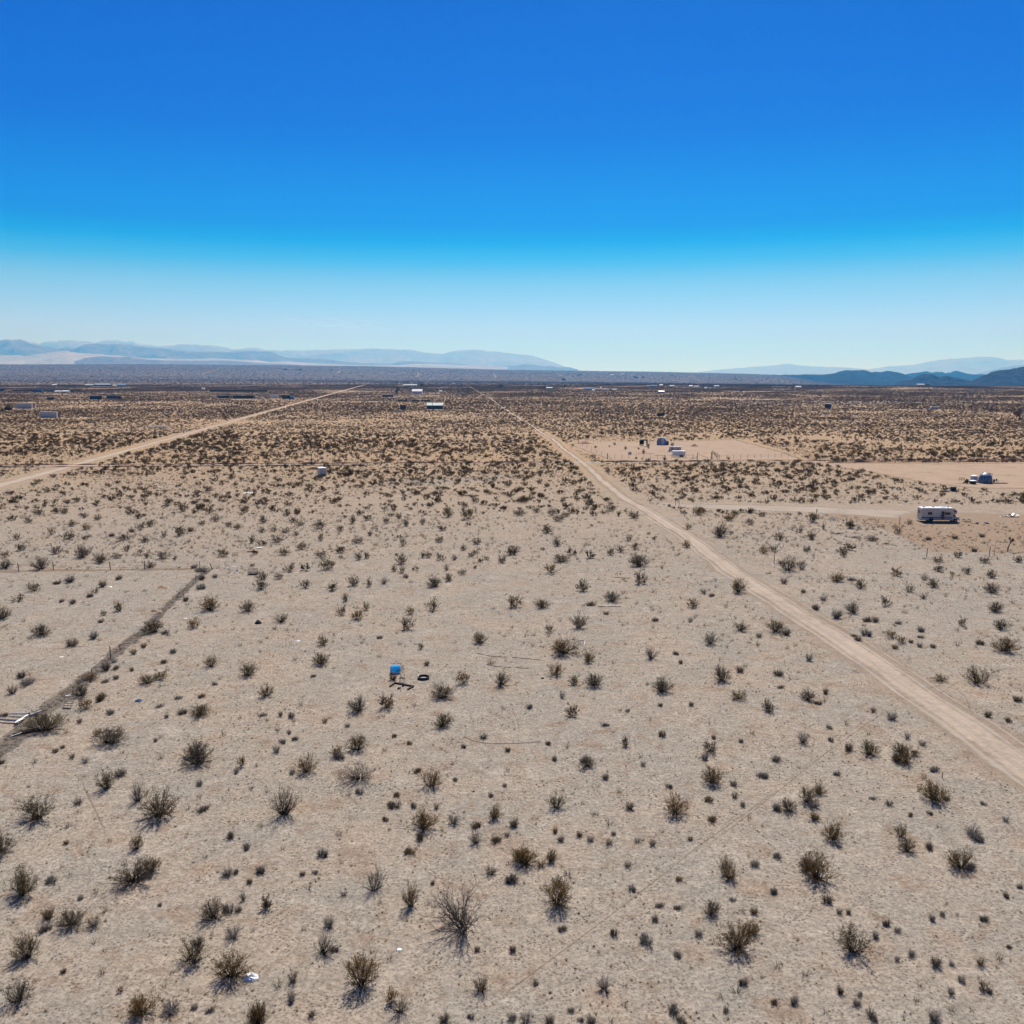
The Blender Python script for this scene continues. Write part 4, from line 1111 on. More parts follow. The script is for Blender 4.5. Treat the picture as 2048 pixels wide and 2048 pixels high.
container(48.5, 817, 30, 8, 'dirty_white', 'long pale storage container, farther left of the two on the plain', 'roof_white')
container(96.5, 835.5, 33, 8.5, 'dirty_white', 'long pale storage container, nearer of the two at the left', 'roof_white')
container(191.5, 799, 23, 5.2, 'black', 'long black container, left of the two black ones', 'dark_wall')
container(223, 797.5, 20, 5, 'black', 'black container with pale roof edge, right of the two black ones', 'grey_metal')
container(238, 797.5, 7, 3.2, 'dark_wall', 'small dark box at the right end of the black container', cat_='box', name='storage_box')
container(101, 799.5, 13, 3, 'dark_wood', 'low dark trough left of the black containers', 'dark_wood', 1.5, 'trough', 'trough', door=False)
container(16, 820, 14, 2.5, 'dark_wood', 'low dark trailer under the small tree at the left edge', 'dark_wood', 2, 'trailer', 'flat_trailer', door=False)
far_tree(16, 820, 14, 9, 'small thin tree over the dark trailer at the left edge', 'far_shrub', 1)
far_tree(3, 824, 10, 3.5, 'bright green bush on the left picture edge', 'green_leaf', 2, 'bush', 'bush')
house(3, 782, 9, 4, 'dark_wall', 'dark_wall', 'dark house cut by the left picture edge', 'flat')
house(74, 784.5, 19, 4.2, 'blue_wall', 'blue_wall', 'low dark blue building on the long dark fence', 'flat')
house(115, 785.5, 12, 3, 'tan_wall', 'roof_white', 'low shed with bright white roof, left of two', 'gable')
house(130, 785.5, 14, 3.2, 'tan_wall', 'roof_white', 'low shed with bright white roof, right of two', 'gable')
house(108, 772, 9, 3.2, 'blue_wall', 'roof_white', 'tiny white-roofed house behind the white-roofed sheds', 'gable')
house(178, 773, 17, 4, 'dark_wall', 'teal_roof', 'dark low house at the left end of the far blue cluster')
house(205, 773, 30, 5.5, 'blue_wall', 'teal_roof', 'long dark blue house in the far cluster')
house(228.5, 773, 7, 3, 'white_paint', 'roof_white', 'small bright white building in the far cluster')
house(242, 773, 16, 4, 'blue_wall', 'blue_tarp', 'light blue building at the right end of the far cluster')
house(406, 779, 6, 3.2, 'white_paint', 'roof_white', 'tiny white hut left of the long black fence')
car(451.5, 796, 8, 'white_paint', 'white truck among the dark scrap row', True)
car(510.5, 794.5, 9, 'white_paint', 'white car behind the dark scrap row')
car(524, 797.5, 8, 'white_paint', 'white van in front of the dark scrap row', True)
container(548, 795.5, 17, 4, 'white_paint', 'long white trailer right of the white van', 'roof_white', cat_='trailer', name='trailer')
house(447, 796.5, 22, 3.4, 'dark_wall', 'dark_wall', 'low dark shed at the left end of the scrap row', 'flat')
house(486, 797.5, 40, 4.5, 'dark_wall', 'dark_rust', 'long dark scrap shed behind the white van', 'flat')
house(572, 797.5, 17, 5, 'dark_wall', 'dark_wall', 'dark shed beside the blue tarpaulin', 'flat')
far_tree(585, 795, 6, 9, 'dark narrow tree behind the blue tarpaulin', 'green_leaf', 4)
house(584, 797.8, 6.5, 4.5, 'blue_tarp', 'blue_tarp', 'bright blue tarpaulin tent by the dark shed', 'gable', 3, 'tent', 'tent')
house(834, 788.5, 20, 8.5, 'white_paint', 'roof_white', 'white barn with bright metal roof, middle of the far plain', 'gable', 9, 'barn', 'barn')
far_tree(794, 790.5, 13, 12.5, 'dark round tree left of the white barn', 'green_leaf', 5)
house(775.5, 794, 22, 5, 'dark_wall', 'brown_wall', 'dark brown house left of the dark round tree')
car(792, 794, 9, 'white_paint', 'white car under the dark round tree')
house(820, 773.5, 26, 4.5, 'teal_wall', 'teal_roof', 'long house with grey-green roof among far trees')
far_tree(814, 773, 9, 5.5, 'dark tree left of the grey-green roof', 'green_leaf', 6)
far_tree(844, 773.5, 9, 5.5, 'dark tree right of the grey-green roof', 'green_leaf', 7)
house(881, 784.5, 6, 2.6, 'white_paint', 'roof_white', 'tiny white hut right of the white barn')
house(806, 819, 12, 6.3, 'brown_wall', 'dark_rust', 'small dark brown shed left of the teal-roofed house', 'flat', 4, 'shed', 'shed')
house(869.5, 818.5, 32, 10, 'teal_wall', 'teal_roof', 'wide dark house with low teal roof behind a utility pole', 'gable', 11)
far_tree(849.5, 846, 4.5, 9.5, 'narrow dark juniper, left of a close pair', 'green_leaf', 8, 'juniper', 'tree')
far_tree(854, 846, 4.5, 8.5, 'narrow dark juniper, right of a close pair', 'green_leaf', 9, 'juniper', 'tree')
far_tree(1003, 775.5, 14, 7.5, 'dark teal tree at the far end of the straight road', 'green_leaf', 10)
house(1099, 778, 12, 3.2, 'blue_wall', 'teal_roof', 'low blue house right of a dark round tree, far away')
far_tree(1088, 778, 7, 5.5, 'dark round tree beside the low blue far house', 'green_leaf', 11)
far_tree(1129, 777.5, 5, 9, 'tall narrow dark tree far right of the straight road', 'green_leaf', 12)
house(1179, 779.5, 24, 3.6, 'blue_wall', 'blue_wall', 'long low blue roof in the far hamlet')
house(1187, 781.8, 4.5, 2.6, 'white_paint', 'roof_white', 'tiny bright hut in front of the long low blue roof')
house(1202, 777, 3.2, 3, 'white_paint', 'roof_white', 'tiny square white hut behind the long low blue roof')
house(1211, 780.8, 14, 3, 'cream', 'blue_wall', 'low cream house with dark roof right of the long blue roof')
house(1229, 780.6, 8, 2.4, 'tan_wall', 'teal_roof', 'small white-roofed house at the end of the far hamlet')
house(1322.5, 772.5, 6.5, 3.6, 'orange_wall', 'roof_white', 'bright cream building glowing in the sun on the far plain')
house(1307, 773.5, 15, 3, 'blue_wall', 'blue_wall', 'low blue building left of the bright cream one')
house(1323, 786, 12, 3.2, 'blue_wall', 'tank_grey', 'pale blue roof just in front of the bright cream building')
house(1344, 773.5, 9, 2.6, 'tan_wall', 'teal_roof', 'tan hut with dark roof right of the bright cream building')
house(1382, 773.5, 7, 2.6, 'cream', 'tank_grey', 'paler left one of two huts far behind the fenced lot')
house(1393, 774.5, 9, 2.6, 'tan_wall', 'teal_roof', 'darker right one of two huts far behind the fenced lot')
house(1412, 777, 5, 2.6, 'white_paint', 'tank_grey', 'tiny bright white hut in front of two huts')
house(1433.5, 774.5, 10, 3.4, 'blue_wall', 'teal_roof', 'dark blue house right of the white huts')
container(1321, 832, 13, 2.2, 'dark_rust', 'long dark low trailer behind the fenced lot', 'dark_rust', 1.6, 'trailer', 'flat_trailer', door=False)
for x, lb in ((1547, 'first'), (1555, 'second'), (1562.5, 'third'), (1579, 'fourth')):
    house(x, 775.2, 5, 2.2, 'tan_wall', 'teal_wall', lb + ' from the left in a far row of small tan huts')
house(1597, 775, 11, 2.6, 'cream', 'tank_grey', 'low pale house at the right end of the far row')
far_tree(1583, 774, 8, 4.5, 'dark trees behind the far row of tan huts', 'green_leaf', 13)
far_tree(1741, 777.5, 10, 6, 'round dark tree alone on the far plain before the blue hills', 'green_leaf', 14)
house(1842, 771.5, 15, 3.6, 'tan_wall', 'teal_roof', 'long white house at the foot of the dark pointed hill')
far_tree(1854, 772, 12, 4, 'dark trees beside the long white house under the hill', 'green_leaf', 15)
house(1657, 816, 10, 6.2, 'dark_wall', 'grey_metal', 'small dark shed alone on the plain at right', 'flat', 4, 'shed', 'shed')
motorhome(1868, 819.5, 18, 'white motorhome parked on the far plain behind the utility poles', R(182))
car(1849.5, 818.8, 6, 'white_paint', 'small white car beside the far white motorhome')
far_tree(2038, 838, 30, 15, 'big dark bush cut by the right picture edge', 'far_shrub', 16, 'bush', 'bush')
for x, y, w, h, lb in ((1126, 762, 14, 6, 'dark grove on the far slope, leftmost'), (1270, 757, 14, 4, 'dark grove on the far slope, left of the middle pair'), (1286, 757, 12, 4, 'dark grove on the far slope, right of the middle pair'),
                       (1158, 752, 16, 3.6, 'dark grove high on the far slope'), (600, 742, 12, 4, 'dark grove on the far slope at left'), (570, 741, 10, 4, 'small dark grove at the left end of the far slope'), (1472, 760, 12, 3.6, 'dark grove low on the far slope at right'), (1221, 750, 10, 3, 'dark grove above the white far farmhouse')):
    far_tree(x, y, w, h, lb, 'green_leaf', int(x), 'grove', 'trees')
house(1223, 751, 7, 2.2, 'white_paint', 'roof_white', 'white farmhouse high on the far slope')
house(1245, 749.5, 6, 2, 'white_paint', 'tank_grey', 'small bright building right of the farmhouse on the far slope')

# ---- fences
def fence(label, runs, h, name='wire_fence', post=.05, mat='dark_wood', wires=3, cat_='fence', extra=()):
    """runs: lists of (px, py, number of bays to the next)"""
    P0 = G(*runs[0][0][:2])[0]
    t = thing(name, label, cat_, P0)
    Wm = MB()
    for run in runs:
        Q = [G(a, b)[0] - P0 for a, b, _ in run]
        for (a, q0), q1 in zip(zip(run, Q[:-1]), Q[1:]):
            n = a[2]
            for i in range(n + (q1 is Q[-1])):
                q = q0.lerp(q1, i / n)
                rng = random.Random(int(q.x * 31 + q.y * 17))
                pm = MB()
                hh = h * rng.uniform(.92, 1.08)
                end = i == 0
                lean = Vector((rng.gauss(0, .04), rng.gauss(0, .04), 0)) * hh
                pm.tube([q - Vector((0, 0, .1)), q + lean + Vector((0, 0, hh * (1.15 if end else 1)))], post * (1.5 if end else 1), 6)
                pm.build('post', mat, t)
            for k in range(wires):
                z = Vector((0, 0, h * (.3 + .62 * k / max(1, wires - 1))))
                Wm.tube([q0 + z, q1 + z], .012, 3, False)
    if wires:
        Wm.build('wires', 'wire', t)
    return t
fence('wire fence around the bare lot with the trailers', [[(1157, 888, 6), (1214, 917, 1)], [(1215, 918, 12), (1386, 917, 1), (1393, 919, 0)], [(1425, 919, 12), (1590, 914, 0)], [(1157, 886, 12), (1330, 882, 12), (1500, 880, 0)], [(1500, 880, 9), (1588, 910, 0)]], 1.7, post=.055, mat='old_wood', wires=4)
g0, gm = G(1395, 921)
t = thing('lot_gate', 'open gateway with tall braced posts in the lot fence', 'gate', g0)
g1 = G(1423, 918)[0] - g0
for q, hh in ((Vector((0, 0, 0)), 3.2), (g1, 2.9)):
    b = MB(); b.tube([q, q + Vector((0, 0, hh))], .11, 8); b.build('gate_post', 'dark_wood', t)
b = MB(); b.tube([Vector((0, 0, 2.6)), g1 * .75 + Vector((0, 0, .5))], .05, 5); b.build('brace', 'dark_wood', t)
b = MB(); b.tube([Vector((0, 0, 1.6)), Vector((-3.2, 1.0, .2))], .05, 5); b.build('brace', 'dark_wood', t)
b = MB(); b.tube([Vector((-2.8, 1.0, 1.0)), Vector((0, 0, .7))], .04, 5); b.build('gate_rail', 'grey_metal', t)
p, m = G(1215, 918)
t = thing('corner_brace', 'heavy braced corner post nearest to the dirt road', 'post', p)
b = MB(); b.tube([(0, .1, 0), (0, .1, 2.3)], .12, 8); b.build('post', 'dark_wood', t)
b = MB(); b.tube([(.05, 0, 1.5), (1.7, -.3, 0)], .06, 6); b.build('brace', 'dark_wood', t)
fence('long black board fence on the far plain at left', [[(420, 783.5, 14), (535, 783.5, 0)]], 3.0, 'board_fence', .1, 'black', 0)
fence('long dark fence running past the low blue building', [[(26, 782.5, 12), (160, 781.5, 0)]], 2.6, 'board_fence', .1, 'dark_wood', 0)
fence('low pale fence in front of the white barn', [[(796, 802.5, 12), (861, 802.5, 0)]], 2.2, 'board_fence', .1, 'dark_wood', 0)
def boards(root_px, w_px, h, mat, thick=.08):
    pass
for o in [q for q in COL.objects if q.name.startswith('board_fence')]:
    ends = {'long black': (420, 783.5, 535, 783.5, 2.9, 'black'), 'long dark ': (26, 782.5, 160, 781.5, 2.3, 'dark_wood'), 'low pale f': (796, 802.5, 861, 802.5, 1.8, 'dark_wood')}[o['label'][:10]]
    A, B = G(ends[0], ends[1])[0] - o.location, G(ends[2], ends[3])[0] - o.location
    n = 14
    for i in range(n):
        a, c = A.lerp(B, i / n + .002), A.lerp(B, (i + 1) / n - .002)
        mid, ln = (a + c) / 2, (c - a).length
        b = MB(); b.box((mid.x, mid.y - .12, ends[4] / 2 * (1 - .1 * ((i * 7) % 3))), (ln, .06, ends[4] * (1 - .1 * ((i * 7) % 3))), math.atan2((c - a).y, (c - a).x))
        b.build('panel', 'dirty_white' if (ends[0] == 796 and i in (4, 5, 9)) else ends[5], o)

# old enclosure at left: standing back fence, collapsed side fence
fence('sagging wire fence with thin posts along the back of the left enclosure', [[(-20, 1144, 1), (38, 1143, 1), (107, 1140, 1), (221, 1140, 1), (289, 1139, 1), (400, 1138, 0)]], 1.35, 'wire_fence', .045, 'dark_rust', 2)
P0 = G(221, 1318)[0]
t = thing('fallen_fence', 'collapsed wire mesh fence lying in a curve across the sand', 'fence', P0)
for px, py, hpx, lean in ((221, 1318, 27, .02), (184, 1349, 14, .0), (240, 1302, 13, .03), (392, 1166, 18, .06), (367, 1192, 12, -.08)):
    q, m = G(px, py)
    q -= P0
    b = MB(); b.tube([q, q + Vector((lean, 0, hpx * m))], .055 if hpx > 20 else .04, 6); b.build('post', 'dark_wood', t)
wm = MB()
line = [q - P0 for q in pts(*FENCE)]
rngf = random.Random(4)
dense = []
for a, b_ in zip(line[:-1], line[1:]):
    k = max(2, int((b_ - a).length / 1.1))
    dense += [a.lerp(b_, i / k) for i in range(k)]
off = []
for i, q in enumerate(dense[:-1]):
    d = (dense[i + 1] - q).normalized(); n_ = Vector((-d.y, d.x, 0))
    off.append((q + n_ * rngf.uniform(-.25, .25), n_ * rngf.uniform(.7, 1.15), rngf.uniform(.03, .4) if rngf.random() < .4 else rngf.uniform(.03, .12)))
for k in range(7):
    u = -1 + k / 3
    wm.tube([q + n_ * u * .75 + Vector((0, 0, z * (.3 + .7 * abs(u)))) for q, n_, z in off], .014, 3, False)
for (q, n_, z) in off[::1]:
    wm.tube([q - n_ * .75 + Vector((0, 0, z)), q + Vector((0, 0, z * .3)), q + n_ * .75 + Vector((0, 0, z))], .012, 3, False)
wm.build('wire_mesh', 'wire', t)
def lone_post(px, py, hpx, label, mat='dark_wood', lean=0.0, r=.06, name='fence_post', ly=0.0):
    q, m = G(px, py)
    o = MB()
    h = hpx * m
    o.tube([(0, 0, -.1), (lean * h * .5, ly * h * .5, h * .5), (lean * h, ly * h, h)], [r, r * .95, r * .85], 7)
    return tag(o.build(name, mat, loc=q), label, 'post')
lone_post(425, 1139, 14, 'leaning corner post where the two left fences meet', lean=-.35, r=.07)
lone_post(1548, 1127, 18, 'dark post standing alone by the bend of the dirt road', r=.07)
lone_post(1853, 1114, 18, 'dark wooden post in front of the motorhome yard', 'dark_wood', .06, .07)
lone_post(1978, 1112, 18, 'dark wooden post, left of the pair near the joshua tree', 'dark_wood', .08, .075)
lone_post(1988, 1110, 20, 'thin post, right of the pair near the joshua tree', 'old_wood', .06, .045)
lone_post(1799, 1049, 16, 'dark post beside the driveway left of the motorhome', r=.07)
lone_post(1836, 1034, 14, 'thin post behind the rear end of the motorhome', r=.05)
lone_post(1692, 1052, 17, 'post beside the green bush near the gravel heap', r=.06)
lone_post(1884, 1556, 13, 'short stake beside the dirt road at lower right', 'rust', .05, .035, 'stake')
lone_post(835, 1015, 16, 'thin bare pole on the open sand left of the road', 'dark_wood', .04, .05)
lone_post(1351, 1010, 15, 'dark post at the mouth of the motorhome driveway, left one', r=.06)
lone_post(1358, 1013, 16, 'dark post at the mouth of the motorhome driveway, right one', r=.06)
lone_post(1444, 1043, 12, 'thin post in the scrub below the driveway', r=.04)
lone_post(1899, 984, 10, 'stubby post beside the rusty bin near the dome', r=.07)
lone_post(1972, 984, 9, 'thin stake in front of the silver dome', r=.035, name='stake')
lone_post(1320, 990, 12, 'thin dark post in the scrub right of the road', r=.05)

# ---- utility poles
pole_rng = random.Random(2)
def pole_parts():
    a = MB(); a.tube([(0, 0, -.3), (0, 0, 6.2), (0, 0, 12.6)], [.20, .17, .13], 8)
    c = MB(); c.box((0, 0, 11.9), (2.6, .14, .16))
    i_ = MB()
    for x in (-1.15, -.4, .4, 1.15):
        i_.lathe([(.05, 0), (.07, .08), (.04, .2)], 6, (x, 0, 11.99))
    return a.mesh('pole', 'pole_wood'), c.mesh('crossarm', 'pole_wood'), i_.mesh('insulator', 'grey_metal')
PM = pole_parts()
PL = [(158, 828, 1, 'leftmost of the utility poles'), (327, 828, 1, 'utility pole between the pale containers and the left road'), (499, 830, 1, 'utility pole beside the left dirt road'), (695, 828, 1, 'utility pole right of the left road'),
      (865, 829, 1, 'utility pole in front of the teal-roofed house'), (1012, 829, .95, 'utility pole just right of the straight road'), (1201, 832, 1, 'utility pole left of the long low trailer'), (1358, 833, 1, 'utility pole right of the long low trailer'),
      (1534, 833, 1, 'utility pole behind the right end of the fenced lot'), (1690, 836, 1, 'utility pole right of the small dark shed'), (1843, 828, 1, 'utility pole left of the far motorhome, nearer one'), (1829, 823, .8, 'utility pole left of the far motorhome, farther one'),
      (1926, 827, .9, 'utility pole right of the far motorhome'), (1992, 831, 1, 'rightmost of the utility poles')]
for px, py, k, lb in PL:
    q, m = G(px, py)
    o = thing('utility_pole', lb, 'utility pole', q, pole_rng.uniform(-.15, .15), 'utility poles crossing the plain')
    o.scale = (1.15, 1.15, k)
    for me in PM:
        c = bpy.data.objects.new(me.name.split('.')[0], me); COL.objects.link(c); c.parent = o

# ---- fenced lot: greenhouse, canopy, motorhome, cargo trailer, tank
q, m = G(1323, 890)
t = thing('arched_greenhouse', 'arched blue and white striped shed at the back of the fenced lot', 'greenhouse', q, R(-14))
w, h, d = 19 * m, 15 * m, 4.2
arc = [(-w / 2, 0)] + [(-w / 2 * math.cos(a) , h * .45 + h * .55 * math.sin(a)) for a in np.linspace(0, math.pi, 9)] + [(w / 2, 0)]
n = 5
for i in range(n):
    b = MB(); y0, y1 = d * i / n, d * (i + 1) / n - .02
    for (x0, z0), (x1, z1) in zip(arc[:-1], arc[1:]):
        b.quad((x0, y0, z0), (x1, y0, z1), (x1, y1, z1), (x0, y1, z0))
    b.build('roof_strip', 'greenhouse_blue' if i % 2 == 0 else 'dirty_white', t)
for k, mt in enumerate(('blue_tarp', 'greenhouse_blue', 'dirty_white', 'greenhouse_blue')):
    x0, x1 = -w / 2 + w * k / 4 + .02, -w / 2 + w * (k + 1) / 4 - .02
    b = MB()
    zt = lambda x: h * .45 + h * .55 * math.sqrt(max(0, 1 - (x / (w / 2)) ** 2))
    poly = [(x0, 0), (x1, 0), (x1, zt(x1) * .98), ((x0 + x1) / 2, zt((x0 + x1) / 2) * .98), (x0, zt(x0) * .98)]
    b.prism(poly, -.05, .02)
    b.build('front_panel', mt, t)
container(1334, 890, 6, 7, 'dark_wall', 'dark crate leaning on the right side of the striped shed', 'dark_wall', 1.6, 'crate', 'crate', door=False)
q, m = G(1288, 891)
t = thing('shade_canopy', 'dark shade canopy on posts left of the striped shed', 'canopy', q)
w, h, d = 14 * m, 11 * m, 3.2
for sx in (-.5, .5):
    for y_ in (0, d):
        b = MB(); b.tube([(sx * w, y_, 0), (sx * w, y_, h * .9)], .06, 6); b.build('post', 'dark_wood', t)
b = MB(); b.box((0, d / 2, h * .95), (w * 1.08, d * 1.1, h * .16), taper=.85); b.build('roof', 'navy', t)
b = MB(); b.box((-w * .18, d, h * .5), (w * .6, .06, h * .8)); b.build('back_screen', 'navy', t)
b = MB(); b.box((w * .47, d * .5, h * .45), (.08, d, h * .8)); b.build('side_screen', 'navy', t)
car(1291, 893, 9, 'white_paint', 'small white car nosing out of the dark canopy', rz=R(60))
motorhome(1349, 903, 26, 'long white motorhome with roof boxes behind the cargo trailer', R(170))
q, m = G(1358, 914)
t = thing('cargo_trailer', 'white enclosed cargo trailer in front of the lot motorhome', 'trailer', q, R(-4))
w, h, d = 25 * m, 11.5 * m, 2.4
b = MB(); b.box((0, d / 2, .45 + (h - .45) / 2), (w, d, h - .45)); b.build('body', 'white_paint', t)
b = MB(); b.box((0, d / 2, h + .05), (w * 1.01, d * 1.02, .1)); b.build('roof', 'roof_white', t)
for x in (.12, .27):
    b = MB(); b.tube([(w * x, -.06, .38), (w * x, .2, .38)], .38, 12); b.build('wheel', 'tyre_rubber', t)
b = MB(); b.box((w * .2, -.03, .78), (w * .34, .06, .14)); b.build('fender', 'black', t)
b = MB(); b.tube([(-w / 2, d / 2, .5), (-w / 2 - 1.2, d / 2, .5)], .06, 6); b.build('tow_bar', 'black', t)
b = MB(); b.box((0, -.02, h * .5), (.04, .03, h * .8)); b.build('seam', 'grey_metal', t)
q, m = G(1260, 909)
t = thing('water_tank', 'small white cube water tank alone in the fenced lot', 'tank', q)
b = MB(); b.box((0, .6, .72), (1.35, 1.2, 1.1)); b.build('tank', 'white_paint', t)
b = MB(); b.box((0, .6, .08), (1.4, 1.25, .16)); b.build('pallet', 'grey_wood', t)
b = MB(); b.box((0, -.02, .75), (.5, .04, .4)); b.build('plate', 'grey_metal', t)
b = MB(); b.lathe([(.18, 0), (.18, .12)], 10, (0, .6, 1.27)); b.build('cap', 'black', t)
def mound(px, py, wpx, hpx, label, matname, flat=.7, name='dirt_mound', seed=0):
    q, m = G(px, py)
    R_, h = wpx * m / 2, hpx * m
    b = MB(); nr, na = 7, 22
    for i in range(nr + 1):
        r = R_ * i / nr
        for j in range(na):
            a = 2 * math.pi * j / na
            k = 1 + .22 * noise.noise(Vector((math.cos(a) * 1.5, math.sin(a) * 1.5, seed)))
            z = h * (math.cos(math.pi * i / nr) * .5 + .5) * (1 + .3 * noise.noise(Vector((r * 1.3 * math.cos(a), r * 1.3 * math.sin(a), seed))))
            b.v.append((r * k * math.cos(a), r * k * math.sin(a) * flat, z - .02 * (i == nr)))
    for i in range(nr):
        for j in range(na):
            a0_, a1_ = i * na + j, i * na + (j + 1) % na
            b.f.append((a0_, a0_ + na, a1_ + na, a1_))
    return tag(b.build(name, matname, smooth=True, loc=q), label, 'mound')
soil_mound = soil('mound_soil', 'brown'); soil_dark = soil('dark_mound_soil', 'red')
mound(326, 1176, 30, 6, 'rounded reddish dirt mound inside the left enclosure', soil_mound, .8, seed=1)
mound(310, 1223, 32, 5, 'long low dirt mound beside the fallen fence', soil_mound, .6, seed=2)
mound(1664, 1040, 32, 7, 'grey gravel heap beside the motorhome driveway', soil('gravel_soil', 'gravel'), .8, 'gravel_heap', 3)
mound(1170, 887.5, 34, 4, 'dark dirt mound at the left end of the fenced lot', soil_dark, .6, seed=4)
mound(1388, 893, 26, 5, 'tan dirt mound behind the cargo trailer', soil_mound, .6, seed=5)
for px, py, w_, lb in ((1320, 911, 28, 'dark flat mat of old straw left of the cargo trailer'), (1290, 907, 40, 'long dark mat of old straw behind the water tank')):
    q, m = G(px, py); mb = MB(); mb.lathe([(w_ * m / 2, 0), (w_ * m / 2 * .9, .10), (w_ * m * .2, .16)], 18)
    o = mb.build('straw_mat', soil_dark, loc=q); o.scale = (1, .45, 1); tag(o, lb, 'mat')
def lot_bush(px, py, wpx, hpx, label, mat='leaf_olive', rz=0):
    q, m = G(px, py)
    o = thing('desert_bush', label, 'bush', q, rz, 'bushes inside the fenced lot')
    k = int(px) % len(CREO_S)
    for nm, me in (('stems', CREO_S[k][0]), ('foliage', CREO_S[k][1][mat.split('_')[1]])):
        c = bpy.data.objects.new(nm, me); COL.objects.link(c); c.parent = o
    o.scale = (wpx * m * .6, wpx * m * .6, hpx * m)
for px, py, w_, h_, lb in ((1145, 892, 7, 5, 'round bush outside the left corner of the fenced lot'), (1190, 896, 8, 5, 'bush just inside the left end of the lot'), (1219, 894, 4, 4, 'tiny bush in the lot left of the dome-shaped one'), (1229, 890, 6, 6, 'rounded bush near the back fence of the lot'),
                           (1250, 899, 8, 7, 'olive bush between the water tank and the left fence'), (1277, 899, 5, 5, 'small bush below the dark canopy'), (1286, 907, 9, 9, 'upright olive bush right of the water tank'), (1297, 897, 6, 12, 'tall narrow bush between canopy and striped shed'),
                           (1345, 892, 8, 8, 'yellowish bush behind the lot motorhome'), (1272, 918, 6, 5, 'left of two small bushes on the front lot fence'), (1284, 919, 4, 4, 'right of two small bushes on the front lot fence'), (1328, 921, 10, 9, 'round olive bush in front of the lot fence'), (1457, 919, 7, 7, 'small dark bush right of the gateway')):
    lot_bush(px, py, w_, h_, lb)
def joshua(px, py, hpx, label, lean, heads, trunk_r=.13):
    q, m = G(px, py)
    h = hpx * m
    rng = random.Random(int(px))
    t = thing('joshua_tree', label, 'tree', q)
    tip = Vector((lean * h, 0, h * .62))
    b = MB(); b.tube([(0, 0, -.1), (lean * h * .15, 0, h * .25), (lean * h * .6, .02, h * .48), tuple(tip)], [trunk_r, trunk_r * .8, trunk_r * .7, trunk_r * .6], 8); b.build('trunk', 'pole_wood', t)
    for (dx, dz) in heads:
        e = Vector((lean * h + dx * h, rng.uniform(-.1, .1) * h, dz * h))
        b = MB(); b.tube([tip - Vector((0, 0, .06 * h)), (tip + e) / 2, e], [trunk_r * .6, trunk_r * .55, trunk_r * .5], 7); br = b.build('branch', 'pole_wood', t)
        d = MB()
        ax = (e - tip).normalized()
        for k in range(150):
            o = e - ax * rng.uniform(0, .16 * h)
            v = Vector((rng.gauss(0, 1), rng.gauss(0, 1), rng.gauss(0, 1))).normalized() + ax * .5
            v = v.normalized() * .095 * h
            n_ = v.cross(Vector((rng.gauss(0, 1), rng.gauss(0, 1), 1))).normalized() * .012 * h
            d.tri(tuple(o - n_), tuple(o + n_), tuple(o + v))
        d.build('leaf_rosette', 'joshua_leaf', br)
joshua(2015, 1103, 30, 'small leaning joshua tree with twisted trunk near the motorhome yard', .16, [(-.06, .94), (.10, .88), (.22, .76)])
joshua(696, 960, 21, 'small joshua tree with dark clubbed top right of the white shed', .12, [(.0, .9), (.14, .95), (.2, .8)], .1)
joshua(939, 906, 14, 'thin joshua tree in the scrub left of the straight road', .02, [(.0, .95), (.06, .85)], .09)
joshua(622, 921, 18, 'two-armed joshua tree behind the white shed', .1, [(-.1, .95), (.14, .98)], .1)
q, m = G(1430, 919)
o = thing('leaning_bush', 'ragged green bush hanging on a post at the right side of the gateway', 'bush', q)
b = MB(); b.tube([(-1.6, 0, 0), (-1.5, 0, 2.6)], .07, 6); b.build('post', 'dark_wood', o)
b = MB(); b.tube([(1.3, 0, 0), (.6, 0, 1.0), (-.6, 0, 2.6)], [.1, .08, .05], 6); b.build('trunk', 'dark_wood', o)
lf = MB(); rr = random.Random(3)
for k in range(300):
    t_ = rr.random(); c = Vector((-1.2 + 2.6 * t_, 0, 3.0 - 1.9 * t_))
    leafquad(lf, c + Vector((rr.gauss(0, .4), rr.gauss(0, .4), rr.gauss(0, .35))), rr.uniform(.08, .18), rr)
lf.build('foliage', 'leaf_olive', o)
far_tree(1700, 1057, 17, 15, 'bright olive bush beside the post near the gravel heap', 'leaf_olive', 30, 'bush', 'bush')

# ---- dome homestead
q, m = G(1970, 966)
t = thing('dome', 'dark geodesic dome with pale silver top on the bare lot', 'dome', q)
Rr, hh = 12.8 * m, 21 * m
rings, seg = 7, 16
va = []
for i in range(rings + 1):
    f_ = i / rings
    a_ = R(-16 + 106 * f_)
    r = Rr * math.cos(a_)
    z = hh * (math.sin(a_) + math.sin(R(16))) / (1 + math.sin(R(16)))
    va.append((max(r, .02) if i < rings else .02, z))
for i in range(rings):
    for j in range(seg):
        a, c = 2 * math.pi * (j + .5 * (i % 2)) / seg, 2 * math.pi * (j + 1 + .5 * (i % 2)) / seg
        k_ = .985
        (r0, z0), (r1, z1) = va[i], va[i + 1]
        b = MB()
        b.quad((r0 * math.cos(a), r0 * math.sin(a), z0), (r0 * math.cos(c), r0 * math.sin(c), z0), (r1 * math.cos(c), r1 * math.sin(c), z1), (r1 * math.cos(a), r1 * math.sin(a), z1))
        if i >= rings - 3:
            b.build('top_panel', 'dome_cap', t)
        else:
            b.build('panel', 'dome_skin' if (i + j * 3) % 5 else 'blue_wall', t)
st_ = MB()
for j in range(seg):
    a = 2 * math.pi * j / seg
    st_.tube([((r + .03) * math.cos(a), (r + .03) * math.sin(a), z) for r, z in va[:-1]], .035, 4, False)
st_.build('struts', 'grey_metal', t)
